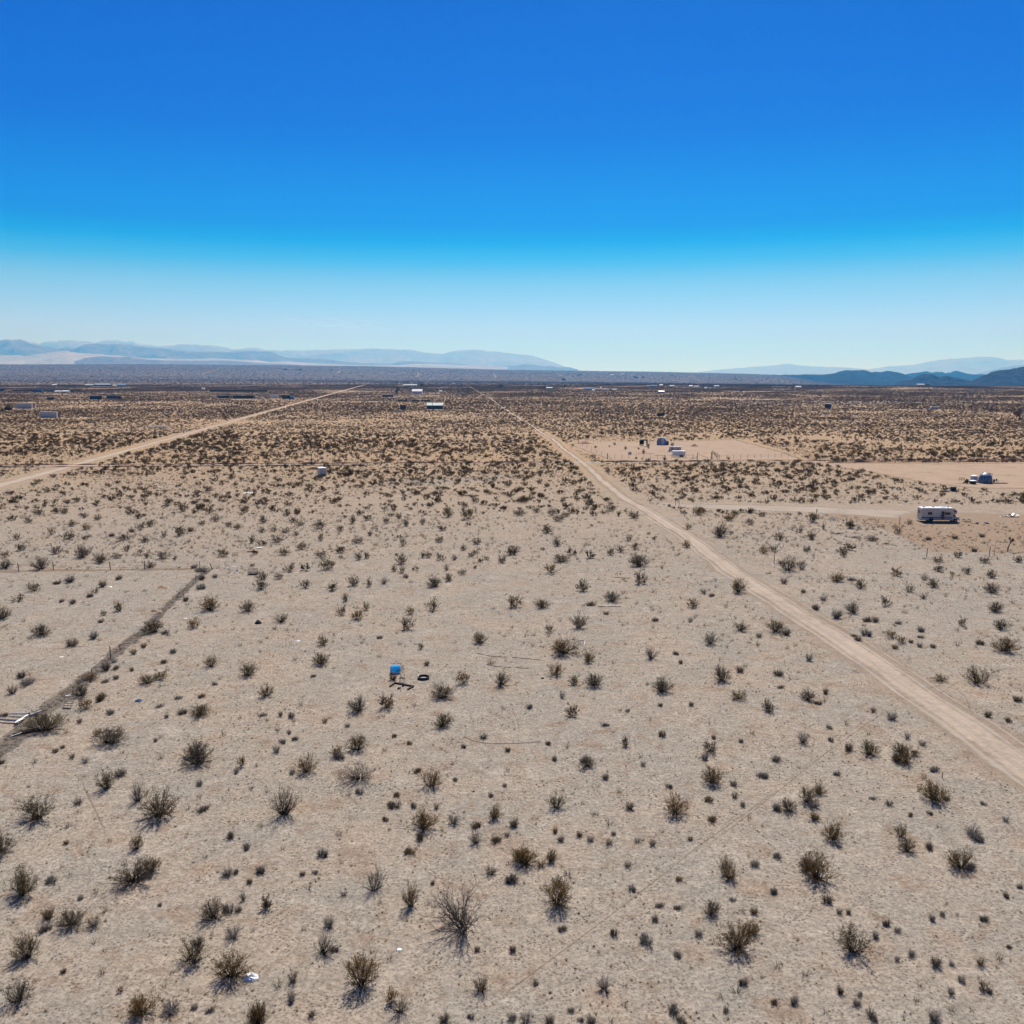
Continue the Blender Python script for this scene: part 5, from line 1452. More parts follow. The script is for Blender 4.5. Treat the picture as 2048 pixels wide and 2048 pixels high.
q, m = G(1949, 964)
t = thing('round_tank', 'grey cylinder water tank with white lid left of the dome', 'tank', q + Vector((0, .4, 0)))
b = MB(); b.lathe([(1.05, 0), (1.05, 1.85)], 20); b.build('wall', 'tank_grey', t)
b = MB(); b.lathe([(1.09, 1.85), (1.09, 1.95), (.3, 2.18)], 20); b.build('lid', 'roof_white', t)
b = MB(); b.box((.35, -1.05, 1.2), (.22, .08, .7)); b.build('gauge', 'white_paint', t)
q, m = G(1946, 968)
t = thing('side_table', 'low dark bench with pale blue top in front of the round tank', 'table', q)
b = MB(); b.lathe([(1.0, 1.0), (1.0, 1.06), (.5, 1.2)], 16); b.build('top', 'pale_blue_plastic', t)
b = MB(); b.lathe([(.85, 0), (.8, .95)], 14); b.build('base', 'black', t)
q, m = G(1934, 967)
t = thing('brush_heap', 'heap of rusty scrap left of the round tank', 'heap', q)
rr = random.Random(8)
for k in range(26):
    b = MB(); a = rr.uniform(0, 6.28)
    b.box((rr.gauss(0, .45), rr.gauss(0, .3), .2 + rr.random() * 1.3 * (1 - k / 40)), (rr.uniform(.2, .9), rr.uniform(.1, .5), rr.uniform(.08, .4)), a, rr.uniform(-.6, .6)); b.build('scrap_piece', 'dark_rust' if k % 3 else 'rust', t)
q, m = G(1923, 962)
t = thing('rail_pen', 'small wooden rail pen left of the scrap heap', 'fence', q)
for x in (-.9, 0, .9):
    b = MB(); b.tube([(x, 0, 0), (x, 0, 1.1)], .05, 6); b.build('post', 'old_wood', t)
for z in (.45, .75, 1.05):
    b = MB(); b.box((0, -.04, z), (2.0, .04, .1)); b.build('rail', 'old_wood', t)
q, m = G(1985, 967)
t = thing('deck', 'low dark wooden deck in front of the dome', 'deck', q)
for i in range(12):
    b = MB(); b.box((-2.6 + i * .62, .3, .14), (.58, 1.9, .06)); b.build('plank', 'dark_wood', t)
b = MB(); b.box((.8, .3, .05), (7.4, 1.8, .1)); b.build('frame', 'dark_wood', t)
q, m = G(1983, 963)
t = thing('pergola', 'dark post frame at the right side of the dome', 'pergola', q)
for x, y_ in ((0, 0), (.2, 1.6)):
    b = MB(); b.tube([(x, y_, 0), (x, y_, 2.4)], .07, 6); b.build('post', 'dark_wood', t)
for y_ in (0, 1.6):
    b = MB(); b.tube([(.3, y_, 2.4), (-1.2, y_, 2.5)], .06, 6); b.build('beam', 'dark_wood', t)
q, m = G(1989, 966)
t = thing('barrel', 'dark barrel on the right end of the deck', 'barrel', q + Vector((0, .4, .17)))
b = MB(); b.lathe([(.26, 0), (.3, .45), (.26, .9)], 14); b.build('body', 'dark_rust', t)
b = MB(); b.lathe([(.275, .88), (.275, .94)], 14); b.build('lid', 'rust', t)
q, m = G(1995, 965)
t = thing('lawn_chair', 'dark chair right of the barrel by the dome', 'chair', q + Vector((0, .3, 0)), R(20))
b = MB(); b.box((0, 0, .45), (.55, .5, .06)); b.build('seat', 'dark_rust', t)
b = MB(); b.box((0, .25, .8), (.55, .06, .65)); b.build('backrest', 'dark_rust', t)
for x in (-.24, .24):
    for y_ in (-.22, .22):
        b = MB(); b.tube([(x, y_, 0), (x, y_, .45)], .03, 5); b.build('leg', 'black', t)
q, m = G(1921, 967)
for i, (dx, rz_, lb) in enumerate(((-.6, .15, 'pale plank lying left of the scrap heap, left one'), (.9, -.1, 'pale plank lying left of the scrap heap, right one'), (.3, .5, 'pale plank lying askew on two others left of the scrap heap'))):
    b = MB(); b.box((0, 0, .05), (2.2, .3, .06))
    o = b.build('plank', 'grey_wood', loc=q + Vector((dx, -.3 * i, .07 * (i == 2)))); o.rotation_euler[2] = rz_; tag(o, lb, 'plank')
q, m = G(1908, 983)
t = thing('rusty_bin', 'rusty dark bin standing below the dome lot', 'bin', q)
b = MB(); b.box((0, .5, .62), (1.3, 1.0, 1.2)); b.build('body', 'dark_rust', t)
b = MB(); b.box((0, .5, 1.25), (1.36, 1.06, .08)); b.build('rim', 'black', t)
q, m = G(1891, 984)
t = thing('timber_stack', 'low stack of grey timber left of the rusty bin', 'timber', q)
for i in range(9):
    b = MB(); b.box((-.2 + (i % 2) * .2, (i % 4) * .22, .07 + .12 * (i // 4)), (2.6 - .2 * (i % 3), .16, .1), .06 * (i % 3 - 1)); b.build('plank', 'grey_wood', t)

# ---- motorhome yard
q, m = G(1933, 1043)
t = thing('picnic_table', 'weathered picnic table right of the motorhome', 'table', q, R(4))
for y_ in (-.3, -.1, .1, .3):
    b = MB(); b.box((0, y_, .74), (1.8, .17, .045)); b.build('plank', 'grey_wood', t)
for sy in (-.7, .7):
    b = MB(); b.box((0, sy, .45), (1.8, .25, .045)); b.build('bench', 'grey_wood', t)
for sx in (-.65, .65):
    for s2 in (-1, 1):
        b = MB(); b.tube([(sx, s2 * .75, 0), (sx, s2 * .2, .72)], .04, 5); b.build('leg', 'old_wood', t)
    b = MB(); b.box((sx, 0, .42), (.06, 1.6, .09)); b.build('crossbar', 'old_wood', t)
q, m = G(2018, 1034)
t = thing('scrap_pile', 'pile of pale sheet metal behind the joshua tree', 'pile', q)
rr = random.Random(12)
for k in range(16):
    b = MB(); b.box((rr.gauss(0, 1.1), rr.gauss(0, .5), .1 + .05 * k * .7), (rr.uniform(.5, 1.4), rr.uniform(.3, .8), .04), rr.uniform(0, 3.1), rr.uniform(-.35, .35)); b.build('sheet', ('foil', 'silver', 'dirty_white')[k % 3], t)
b = MB(); b.tube([(1.0, -.2, .0), (1.25, -.25, .8)], .06, 5); b.build('leg', 'dark_wood', t)
def crumple(px, py, wpx, hpx, mat, label, name='trash_bag', cat_='bag', hz=.35, seed=0, flat=.8):
    q, m = G(px, py)
    rng = random.Random(seed)
    b = MB(); nr, na = 6, 16
    for i in range(nr + 1):
        f_ = i / nr
        for j in range(na):
            a = 2 * math.pi * j / na
            k = 1 + .22 * noise.noise(Vector((math.cos(a) * 2.2, math.sin(a) * 2.2, seed + .5)))
            r = f_ * k
            z = hz * (1 - f_ ** 2.2) + hz * .42 * noise.noise(Vector((math.cos(a) * r * 3.1, math.sin(a) * r * 3.1, seed * 3.7))) * (1 - .4 * f_)
            b.v.append((wpx * m * .5 * r * math.cos(a), wpx * m * .5 * r * math.sin(a) * flat, max(.02, z)))
    for i in range(nr):
        for j in range(na):
            a0_, a1_ = i * na + j, i * na + (j + 1) % na
            b.f.append((a0_, a0_ + na, a1_ + na, a1_))
    return tag(b.build(name, mat, loc=q), label, cat_)
crumple(1953, 1046, 5, 4, 'white_paint', 'white rag on the ground right of the picnic table, left one', 'rag', 'rag', .3, 1)
crumple(1970, 1046, 6, 4, 'white_paint', 'white rag on the ground right of the picnic table, middle one', 'rag', 'rag', .35, 2)
crumple(2005, 1046, 8, 3, 'dirty_white', 'white sheet on the ground below the scrap pile', 'sheet', 'sheet', .2, 3)
crumple(1955, 1048, 6, 3, 'black', 'black bag beside the left white rag', 'trash_bag', 'bag', .3, 4)
crumple(1974, 1047.5, 9, 3, 'black', 'black bag beside the middle white rag', 'trash_bag', 'bag', .3, 5)
crumple(1938, 1051, 6, 3, 'dark_wood', 'dark tarp scrap in front of the picnic table', 'tarp', 'tarp', .2, 6)
crumple(1835, 1041, 7, 3, 'black', 'black mat on the ground behind the motorhome', 'mat', 'mat', .1, 7)
crumple(1892, 1057, 8, 2, 'dirty_white', 'pale rag in front of the motorhome', 'rag', 'rag', .15, 8)
for px, py, w_, lb in ((1674, 1068, 30, 'flat heap of dead brush below the gravel heap'), (1706, 1075, 32, 'flat dark brush heap right of the olive bush'), (1745, 1080, 28, 'spread of dead twigs at the left edge of the yard'), (1772, 1088, 20, 'small dead brush heap nearest to the road, yard edge')):
    q, m = G(px, py)
    o = bpy.data.objects.new('brush_heap', DEAD[int(px) % 4][0]); COL.objects.link(o); o.location = q
    o.scale = (w_ * m * .55, w_ * m * .3, .35); tag(o, lb, 'brush heap')

# ---- white shed left of centre
q, m = G(644, 951)
t = thing('metal_shed', 'small white metal shed with tilted roof alone in the scrub', 'shed', q, R(24))
w, d, h = 2.35, 3.6, 2.55
nb = 6
for i in range(nb):
    b = MB(); b.box((-w / 2 + w * (i + .5) / nb, -d / 2, h / 2), (w / nb - .03, .05, h)); b.build('panel', 'galv_sheet', t)
for i in range(9):
    b = MB(); b.box((w / 2, -d / 2 + d * (i + .5) / 9, h / 2 + .02), (.05, d / 9 - .03, h)); b.build('panel', 'galv_sheet', t)
b = MB(); b.box((0, 0, h / 2), (w - .06, d - .06, h - .04)); b.build('frame', 'galv_sheet', t)
b = MB(); b.prism([(-w / 2 - .1, h + .02), (w / 2 + .1, h + .02), (w / 2 + .1, h + .10), (0, h + .2), (-w / 2 - .1, h + .10)], -d / 2 - .12, d / 2 + .12); b.build('roof', 'steel_roof', t)
b = MB(); b.box((-.2, -d / 2 - .03, 1.0), (.85, .03, 1.9)); b.build('door', 'galv_sheet', t)
def slab(px, py, w, d, mat, label, name='board', cat_='board', rz=0.0, z=.05, th=.06, tilt=0.0):
    q, m = G(px, py)
    b = MB(); b.box((0, 0, 0), (w, d, th))
    o = b.build(name, mat, loc=q + Vector((0, 0, z + th / 2))); o.rotation_euler = (tilt, 0, rz)
    return tag(o, label, cat_)
slab(318, 855.5, 11.5, 3.0, 'dirty_white', 'long pale flat slab left of the white shed and the left road', 'slab', 'slab', 0, .5, .5)
slab(499, 987, 3.4, 2.0, 'white_paint', 'white sheet lying in the scrub left of the white shed', 'sheet', 'sheet', .1, .12, .06)
slab(452, 988, 1.2, .8, 'white_paint', 'small white scrap left of the larger white sheet', 'sheet', 'sheet', .4, .1, .05)
slab(229, 940, 6.5, .8, 'old_wood', 'long wooden beam beside the left dirt road', 'beam', 'beam', .0, .05, .25)
slab(505, 1104, 2.0, .28, 'old_wood', 'dark plank in the scrub above the rusty cage', 'plank', 'plank', .05, .05, .14)
slab(519, 1097, 1.2, .6, 'white_paint', 'white board scrap near the dark plank', 'board', 'board', .2, .1, .05)
slab(482, 1083, 2.6, .16, 'old_wood', 'thin pole lying under a bush above the rusty cage', 'pole', 'pole', .02, .05, .1)
q, m = G(470, 1112)
t = thing('bed_frame', 'rusty spring frame standing in the scrub above the corner post', 'frame', q)
for i in range(6):
    b = MB(); b.tube([(-.55 + i * .22, 0, 0), (-.55 + i * .22, .1, .6)], .025, 4); b.build('bar', 'dark_rust', t)
for z in (.05, .3, .58):
    b = MB(); b.tube([(-.6, z * .16, z), (.6, z * .16, z)], .03, 4); b.build('rail', 'rust', t)
q, m = G(506, 1149)
t = thing('wire_cage', 'rusty wire cage standing on the sand right of the corner post', 'cage', q, .1)
w, d, h = 1.5, .9, .95
for sx in (-1, 1):
    for sy in (-1, 1):
        b = MB(); b.tube([(sx * w / 2, sy * d / 2, 0), (sx * w / 2, sy * d / 2, h)], .035, 5); b.build('corner_bar', 'rust', t)
for z in (.05, h * .5, h):
    b = MB()
    for sy in (-1, 1):
        b.tube([(-w / 2, sy * d / 2, z), (w / 2, sy * d / 2, z)], .025, 4)
    for sx in (-1, 1):
        b.tube([(sx * w / 2, -d / 2, z), (sx * w / 2, d / 2, z)], .025, 4)
    b.build('rail', 'rust', t)
b = MB()
for i in range(9):
    x = -w / 2 + w * (i + 1) / 10
    b.tube([(x, -d / 2, .05), (x, -d / 2, h)], .012, 3); b.tube([(x, d / 2, .05), (x, d / 2, h)], .012, 3)
b.build('mesh', 'dark_rust', t)
b = MB(); b.box((0, 0, .14), (w * .9, d * .8, .24)); b.build('tray', 'teal_wall', t)
crumple(516, 1247, 15, 6, 'navy', 'dark blue bundle beside a bush at mid left', 'bundle', 'bundle', .45, 11, .7)
crumple(454, 1135, 9, 3, 'foil', 'shiny crumpled foil right of the corner post, left piece', 'foil', 'foil', .18, 12)
crumple(466, 1133, 10, 2, 'white_paint', 'long white paper strip right of the corner post', 'paper', 'paper', .08, 13, .4)
crumple(475, 1142, 7, 4, 'foil', 'shiny crumpled foil right of the corner post, right piece', 'foil', 'foil', .28, 14)
crumple(371, 1237, 8, 3, 'white_paint', 'white sheet beside a bush right of the fallen fence', 'sheet', 'sheet', .1, 15)
crumple(123, 1314, 9, 3, 'white_paint', 'small white paper left of the tall fallen-fence post', 'paper', 'paper', .06, 16)
crumple(220, 1174, 9, 3, 'foil', 'pale plastic scrap beside a tuft inside the enclosure', 'plastic', 'plastic', .1, 17)
crumple(277, 1402, 16, 6, 'blue_wall', 'blue-grey crumpled tarp right of the slatted pallet', 'tarp', 'tarp', .22, 18)
crumple(595, 1282, 12, 4, 'tank_grey', 'grey plastic scrap left of the blue tub, far one', 'plastic', 'plastic', .08, 19)

# ---- debris by the fallen fence
q, m = G(133, 1418)
t = thing('slatted_pallet', 'pale slatted rack tilted on the sand by the fallen fence', 'pallet', q, R(-6)); t.scale = (.8, .8, .8)
for i in range(4):
    z = .12 + .22 * i
    b = MB(); b.box((0, .1 + .22 * i, z), (1.05, .06, .09)); b.build('slat', 'grey_wood', t)
for sx in (-.55, .55):
    b = MB(); b.tube([(sx, 0, 0), (sx, .85, .92)], .045, 5); b.build('side_rail', 'dirty_white', t)
b = MB(); b.box((0, -.02, .05), (1.1, .1, .1)); b.build('base_bar', 'dark_wood', t)
P0, m = G(60, 1437)
t = thing('pipe_assembly', 'silver pipe frame with three lengths joined at corners, left edge', 'pipe frame', P0)
for k, (A_, B_, r_, mt) in enumerate((((20, 1432), (59, 1433), .10, 'silver'), ((59, 1433), (33, 1450), .10, 'silver'), ((33, 1446), (-40, 1441), .11, 'grey_metal'), ((46, 1443), (30, 1452), .09, 'grey_metal'))):
    a, c = G(*A_)[0] - P0, G(*B_)[0] - P0
    b = MB(); b.tube([a + Vector((0, 0, .25)), c + Vector((0, 0, .3))], r_, 8); b.build('pipe', mt, t)
for a in ((59, 1433), (33, 1447)):
    c = G(*a)[0] - P0
    b = MB(); b.tube([c + Vector((0, 0, 0)), c + Vector((0, 0, .45))], .1, 7); b.build('joint', 'grey_metal', t)
b = MB(); q, m = G(70, 1431); b.tube([(-.35, -.3, .12), (.45, .4, .3)], .12, 8)
tag(b.build('pipe', 'silver', loc=q), 'loose silver pipe end right of the pipe frame', 'pipe')
b = MB(); q, m = G(32, 1472); b.tube([(-.3, -.4, .1), (.35, .4, .16)], .06, 8)
tag(b.build('pipe', 'grey_metal', loc=q), 'silver pipe lying on the litter band below the big fence bush', 'pipe')
slab(52, 1466, 2.2, .25, 'dark_wood', 'dark beam lying along the fallen fence at lower left', 'beam', 'beam', R(38), .05, .2)
slab(136, 1394, .5, .3, 'tank_grey', 'pale scrap sheet in the litter above the slatted rack', 'sheet', 'sheet', .5, .15, .04)

# ---- camp spot in the middle: tub, chair, frame, fire ring
q, m = G(790, 1348)
t = thing('blue_tub', 'blue plastic tub with pale rim tipped on its side', 'tub', q + Vector((.05, .25, .05)), R(8))
rx, rz_, dp = .58, .45, .5
prof = [(math.cos(a) * (1 if math.cos(a) > 0 else 1), math.sin(a)) for a in np.linspace(0, 2 * math.pi, 21)[:-1]]
sq = lambda c, s: (math.copysign(abs(c) ** .55, c), math.copysign(abs(s) ** .55, s))
ring = [sq(c, s) for c, s in prof]
til = R(-28)
def tp(x, y_, z):
    return (x, y_ * math.cos(til) - z * math.sin(til), .47 + y_ * math.sin(til) + z * math.cos(til))
b = MB(); n = len(ring)
levels_ = [(1.0, 0.0), (.9, dp * .6), (.82, dp), (.05, dp * 1.02)]
for k, yy in levels_:
    b.v += [tp(x * rx * k, yy, z * rz_ * k) for x, z in ring]
for i in range(len(levels_) - 1):
    for j in range(n):
        a0_, a1_ = i * n + j, i * n + (j + 1) % n
        b.f.append((a0_, a1_, a1_ + n, a0_ + n))
b.build('shell', 'blue_plastic', t)
b = MB(); b.tube([tp(x * rx, -.02, z * rz_) for x, z in ring + ring[:1]], .075, 6); b.build('rim', 'white_plastic', t)
b = MB(); b.tube([(-.52, -.1, .3), (-.62, -.3, 0)], .05, 5); b.build('leg', 'dark_wood', t)
q, m = G(804, 1364)
t = thing('folding_chair', 'thin metal frame chair in front of the blue tub', 'chair', q, R(-12))
for sx in (-.24, .24):
    b = MB(); b.tube([(sx, -.25, 0), (sx, .18, .48), (sx, .25, 1.0)], .018, 5); b.build('side_frame', 'dark_rust', t)
    b = MB(); b.tube([(sx, .3, 0), (sx, -.2, .48)], .018, 5); b.build('leg', 'dark_rust', t)
b = MB(); b.box((0, -.02, .47), (.5, .44, .05)); b.build('seat', 'black', t)
for z in (.75, .98):
    b = MB(); b.tube([(-.24, .22, z), (.24, .22, z)], .018, 5); b.build('back_bar', 'rust', t)
q, m = G(847, 1357)
t = thing('fire_ring', 'round rusty fire ring with pale inner rim on the sand', 'fire ring', q)
b = MB(); n = 24
for r, z in ((.66, 0), (.68, .26), (.60, .26), (.58, .02)):
    b.v += [(r * math.cos(2 * math.pi * j / n), r * math.sin(2 * math.pi * j / n), z) for j in range(n)]
for i in range(3):
    for j in range(n):
        a0_, a1_ = i * n + j, i * n + (j + 1) % n
        b.f.append((a0_, a1_, a1_ + n, a0_ + n))
b.build('ring', 'dark_rust', t)
b = MB(); b.lathe([(.57, .02), (.3, .06), (.05, .08)], 16); b.build('ash', 'grey_wood', t)
b = MB(); b.tube([(.62 * math.cos(a), .62 * math.sin(a), .27) for a in np.linspace(2.6, 5.8, 14)], .03, 5); b.build('rim', 'grey_metal', t)
P0, m = G(805, 1372)
t = thing('timber_corner', 'dark timber corner frame lying open in front of the chair', 'timber frame', P0)
cp = [G(*a)[0] - P0 for a in ((780, 1374), (790, 1367), (827, 1374), (816, 1380))]
for a, c in zip(cp[:-1], cp[1:]):
    mid = (a + c) / 2; dv = c - a
    b = MB(); b.box((mid.x, mid.y, .09), (dv.length + .12, .13, .16), math.atan2(dv.y, dv.x)); b.build('beam', 'dark_wood', t)
crumple(801, 1376, 6, 4, 'dirty_white', 'small pale rag inside the timber frame', 'rag', 'rag', .15, 21)
crumple(806, 1373, 5, 4, 'black', 'small black lump inside the timber frame', 'bag', 'bag', .25, 22)
crumple(797, 1378, 6, 4, 'dark_wood', 'dark lump below the pale rag in the timber frame', 'bag', 'bag', .2, 23)
crumple(764, 1407, 7, 8, 'white_paint', 'white scrap caught at the foot of a bush below the timber frame', 'paper', 'paper', .4, 24, .6)
tgt = MB(); q, m = G(1085, 1357); tgt.box((0, 0, .06), (.3, .14, .12), -.5); tag(tgt.build('block', 'black', loc=q), 'small black block on the sand right of the olive bush', 'block')

def cable(px, r, mat, label, name='pipe', cat_='pipe', lift=.03):
    P = pts(*px)
    q = P[0]
    b = MB()
    line = []
    for a, c in zip(P[:-1], P[1:]):
        line += [a.lerp(c, i / 4) - q for i in range(4)]
    line.append(P[-1] - q)
    b.tube([v + Vector((0, 0, lift + .02 * math.sin(i * 1.7))) for i, v in enumerate(line)], r, 5)
    return tag(b.build(name, mat, loc=q), label, cat_)
cable([(955, 1307), (978, 1312), (1000, 1314), (1013, 1314.5)], .03, 'old_wood', 'long thin dark pipe on the sand, upper one')
cable([(1024, 1315.5), (1050, 1317), (1080, 1320.5)], .03, 'old_wood', 'thin dark pipe continuing to the right of the upper one')
cable([(973, 1329), (990, 1333), (1022, 1335.5)], .03, 'old_wood', 'thin dark pipe on the sand, lower one')
cable([(1030, 1335.5), (1057, 1337)], .03, 'old_wood', 'short dark pipe at the right end of the lower one')
cable([(930, 1475), (945, 1482), (973, 1487), (1000, 1488), (1040, 1487), (1080, 1484)], .02, 'old_wood', 'long bent wire curving over the sand', 'wire', 'wire')
cable([(1026, 1422), (1034, 1440), (1039, 1462)], .015, 'old_wood', 'short upright-curving wire above the long bent wire', 'wire', 'wire')
cable([(1147, 1280), (1170, 1281), (1168, 1292), (1150, 1293)], .035, 'silver', 'thin silver wire loop right of the dense wide bush', 'wire', 'wire')
cable([(1196, 1213.5), (1218, 1214), (1242, 1213)], .05, 'dark_wood', 'dark pole lying below a grey bush in the middle', 'pole', 'pole')
cable([(1228, 1155), (1260, 1157)], .04, 'dark_wood', 'thin dark stick left of the grey bush in the middle', 'stick', 'stick')
cable([(1300, 1168.5), (1310, 1168)], .03, 'dark_wood', 'short dark stick right of the grey bush', 'stick', 'stick')

# ---- sheets at the bottom
crumple(502, 1956, 31, 18, 'foil', 'white crumpled shiny sheet beside the large dark creosote', 'crumpled_sheet', 'sheet', .30, 31, .85)
crumple(799, 1899, 10, 7, 'pale_blue_plastic', 'pale paper scrap alone on the sand at lower middle', 'paper_scrap', 'paper', .03, 32, .8)

# ------------------------------------------------------------------ uncountable scrub, gravel twigs and grass as single stuff objects
def proto(mesh):
    o = bpy.data.objects.new(mesh.name, mesh)     # only a source of geometry, never placed in the scene
    return o

def scatter(name, label, P, rz, sc, protos, seed=0):
    n = len(P)
    rng = np.random.default_rng(seed)
    me = bpy.data.meshes.new(name)
    me.vertices.add(n)
    me.vertices.foreach_set('co', np.asarray(P, dtype=np.float32).ravel())
    for nm, tp, dat in (('turn', 'FLOAT', rz), ('size', 'FLOAT_VECTOR', sc), ('pick', 'INT', rng.integers(0, len(protos), n))):
        a = me.attributes.new(nm, tp, 'POINT')
        a.data.foreach_set('vector' if tp == 'FLOAT_VECTOR' else 'value', np.asarray(dat).ravel())
    ng = bpy.data.node_groups.new(name, 'GeometryNodeTree')
    ng.interface.new_socket('Geometry', in_out='INPUT', socket_type='NodeSocketGeometry')
    ng.interface.new_socket('Geometry', in_out='OUTPUT', socket_type='NodeSocketGeometry')
    N, K = ng.nodes.new, ng.links.new
    gi, go, io, jo = N('NodeGroupInput'), N('NodeGroupOutput'), N('GeometryNodeInstanceOnPoints'), N('GeometryNodeJoinGeometry')
    for p in protos:
        oi = N('GeometryNodeObjectInfo'); oi.inputs['Object'].default_value = p; oi.inputs['As Instance'].default_value = True
        K(oi.outputs['Geometry'], jo.inputs[0])
    def attr(nm, tp):
        q = N('GeometryNodeInputNamedAttribute'); q.data_type = tp; q.inputs['Name'].default_value = nm
        return [s for s in q.outputs if s.enabled][0]
    cx = N('ShaderNodeCombineXYZ')
    K(attr('turn', 'FLOAT'), cx.inputs[2])
    K(gi.outputs[0], io.inputs['Points']); K(jo.outputs[0], io.inputs['Instance'])
    io.inputs['Pick Instance'].default_value = True
    K(attr('pick', 'INT'), io.inputs['Instance Index'])
    K(cx.outputs[0], io.inputs['Rotation']); K(attr('size', 'FLOAT_VECTOR'), io.inputs['Scale'])
    K(io.outputs[0], go.inputs[0])
    o = bpy.data.objects.new(name, me)
    COL.objects.link(o)
    md = o.modifiers.new('scatter', 'NODES'); md.node_group = ng
    return tag(o, label, kind='stuff')

def vnoise(x, y, s, seed):
    """smooth value noise, 0..1"""
    rng = np.random.default_rng(seed); T = rng.random((256, 256))
    u, v = x / s, y / s
    i, j = np.floor(u).astype(int), np.floor(v).astype(int)
    a, b = u - i, v - j
    a, b = a * a * (3 - 2 * a), b * b * (3 - 2 * b)
    t = lambda p, q: T[p % 256, q % 256]
    return (t(i, j) * (1 - a) + t(i + 1, j) * a) * (1 - b) + (t(i, j + 1) * (1 - a) + t(i + 1, j + 1) * a) * b

def inpoly(x, y, poly):
    r = np.zeros(len(x), bool)
    for (x0, y0), (x1, y1) in zip(poly, poly[1:] + poly[:1]):
        c = ((y0 > y) != (y1 > y)) & (x < (x1 - x0) * (y - y0) / (y1 - y0 + 1e-12) + x0)
        r ^= c
    return r

def wpoly(*px):
    return [(p.x, p.y) for p in pts(*px)]

LOTS = [wpoly((1128, 889), (1160, 880), (1300, 883), (1480, 878), (1585, 905), (1620, 921), (1400, 924), (1215, 923), (1165, 905)),
        wpoly((1600, 924), (1900, 926), (2400, 923), (2400, 970), (2200, 975), (2000, 985), (1830, 965), (1700, 938)),
        wpoly((1285, 1003), (1440, 1006), (1800, 1008), (2200, 1015), (2200, 1040), (1830, 1048), (1700, 1033), (1560, 1024), (1400, 1018))]
YARD = wpoly((1600, 1030), (1800, 1020), (2250, 1030), (2350, 1118), (1850, 1112), (1740, 1062))
LEFTLOT = wpoly((-300, 1142), (410, 1140), (330, 1215), (200, 1330), (0, 1500), (-300, 1500))
road_n = Vector((-dr.y, dr.x))
left_n = Vector((-dl.y, dl.x))
def seg_d(x, y, a, n):
    return np.abs((x - a.x) * n.x + (y - a.y) * n.y)
ex = np.array(EXCL)

def wedge(rng, n, y0, y1, m=1.12):
    """n points spread evenly over the part of the plain in view between two distances"""
    y = np.sqrt(rng.uniform(y0 * y0, y1 * y1, n))
    x = rng.uniform(-.5624 * m, .5624 * m, n) * y
    return x, y

RX, RY = [p[0] for p in road_pts] + [road_pts[-1][0] - 70], [p[1] for p in road_pts] + [road_pts[-1][1] + 900]
def keep(x, y, margin=0.0, lots=True):
    k = np.abs(x - np.interp(y, RY, RX)) > 3.9 + margin - 2.2 * np.clip(y / 500, 0, 1)
    k &= seg_d(x, y, l0, left_n) > 4.4 + margin
    if lots:
        for q in LOTS:
            k &= ~inpoly(x, y, q)
    return k

def clear_of(x, y, r):
    if not len(x):
        return np.ones(0, bool)
    k = np.ones(len(x), bool)
    for s in range(0, len(x), 4000):
        d2 = (x[s:s + 4000, None] - ex[None, :, 0]) ** 2 + (y[s:s + 4000, None] - ex[None, :, 1]) ** 2
        k[s:s + 4000] = (d2 > (r + ex[None, :, 2] * .9) ** 2).all(1)
    return k

def area(y0, y1, m=1.12):
    return .5624 * m * (y1 * y1 - y0 * y0)

rs = np.random.default_rng(21)
M['scrub_leaf'] = leafmat('scrub_leaf', [(.032, .018, .008), (.095, .054, .022), (.20, .115, .048)], .25)
hi_c = [proto(c[0]) for c in CREO]
low = random.Random(3)
st_lf = []
for k in range(4):                                        # medium detail: stems and leaves in one mesh
    st, lf = creosote(low, 22, 7)
    n0 = len(st.v); ns = len(st.f)
    st.f += [tuple(i + n0 for i in q) for q in lf.f]; st.v += lf.v
    me = st.mesh('scrub', ['stem', ('scrub_leaf', 'scrub_leaf', 'leaf_olive', 'scrub_leaf')[k]])
    me.polygons.foreach_set('material_index', [0] * ns + [1] * (len(me.polygons) - ns))
    # bigger leaves so that the sparse crown still closes
    for q in range(ns, len(me.polygons)):
        vs = me.polygons[q].vertices
        c = sum((me.vertices[i].co for i in vs), Vector()) / 4
        for i in vs:
            me.vertices[i].co = c + (me.vertices[i].co - c) * 3.4
    st_lf.append(proto(me))
far_c = [proto(lowpoly(low, 36, .21).mesh('scrub', 'far_shrub')) for _ in range(5)]
far_t = [proto(lowpoly(low, 16, .34, 0).mesh('scrub', 'far_tuft')) for _ in range(4)]
mid_t = []
for k in range(4):
    st, lf = tuft(low, 26, 90)
    n0 = len(st.v); st.f += [tuple(i + n0 for i in q) for q in lf.f]; st.v += lf.v
    mid_t.append(proto(st.mesh('scrub', ('tuft_dark', 'tuft_grey', 'tuft_brown', 'tuft_dark')[k])))
grass = []
for k in range(3):
    mb = MB()
    for i in range(14):
        az = low.uniform(0, 6.283); ti = R(low.uniform(15, 75))
        d = Vector((math.sin(ti) * math.cos(az), math.sin(ti) * math.sin(az), math.cos(ti))) * low.uniform(.6, 1.05)
        b = Vector((low.gauss(0, .12), low.gauss(0, .12), 0)); n = Vector((-math.sin(az), math.cos(az), 0)) * .07
        mb.tri(tuple(b - n), tuple(b + n), tuple(b + d))
    for i in range(10):
        leafquad(mb, Vector((low.gauss(0, .35), low.gauss(0, .35), low.uniform(.1, .5))), .14, low)
    grass.append(proto(mb.mesh('scrub', ('dry_grass', 'tuft_brown', 'tuft_dark')[k])))

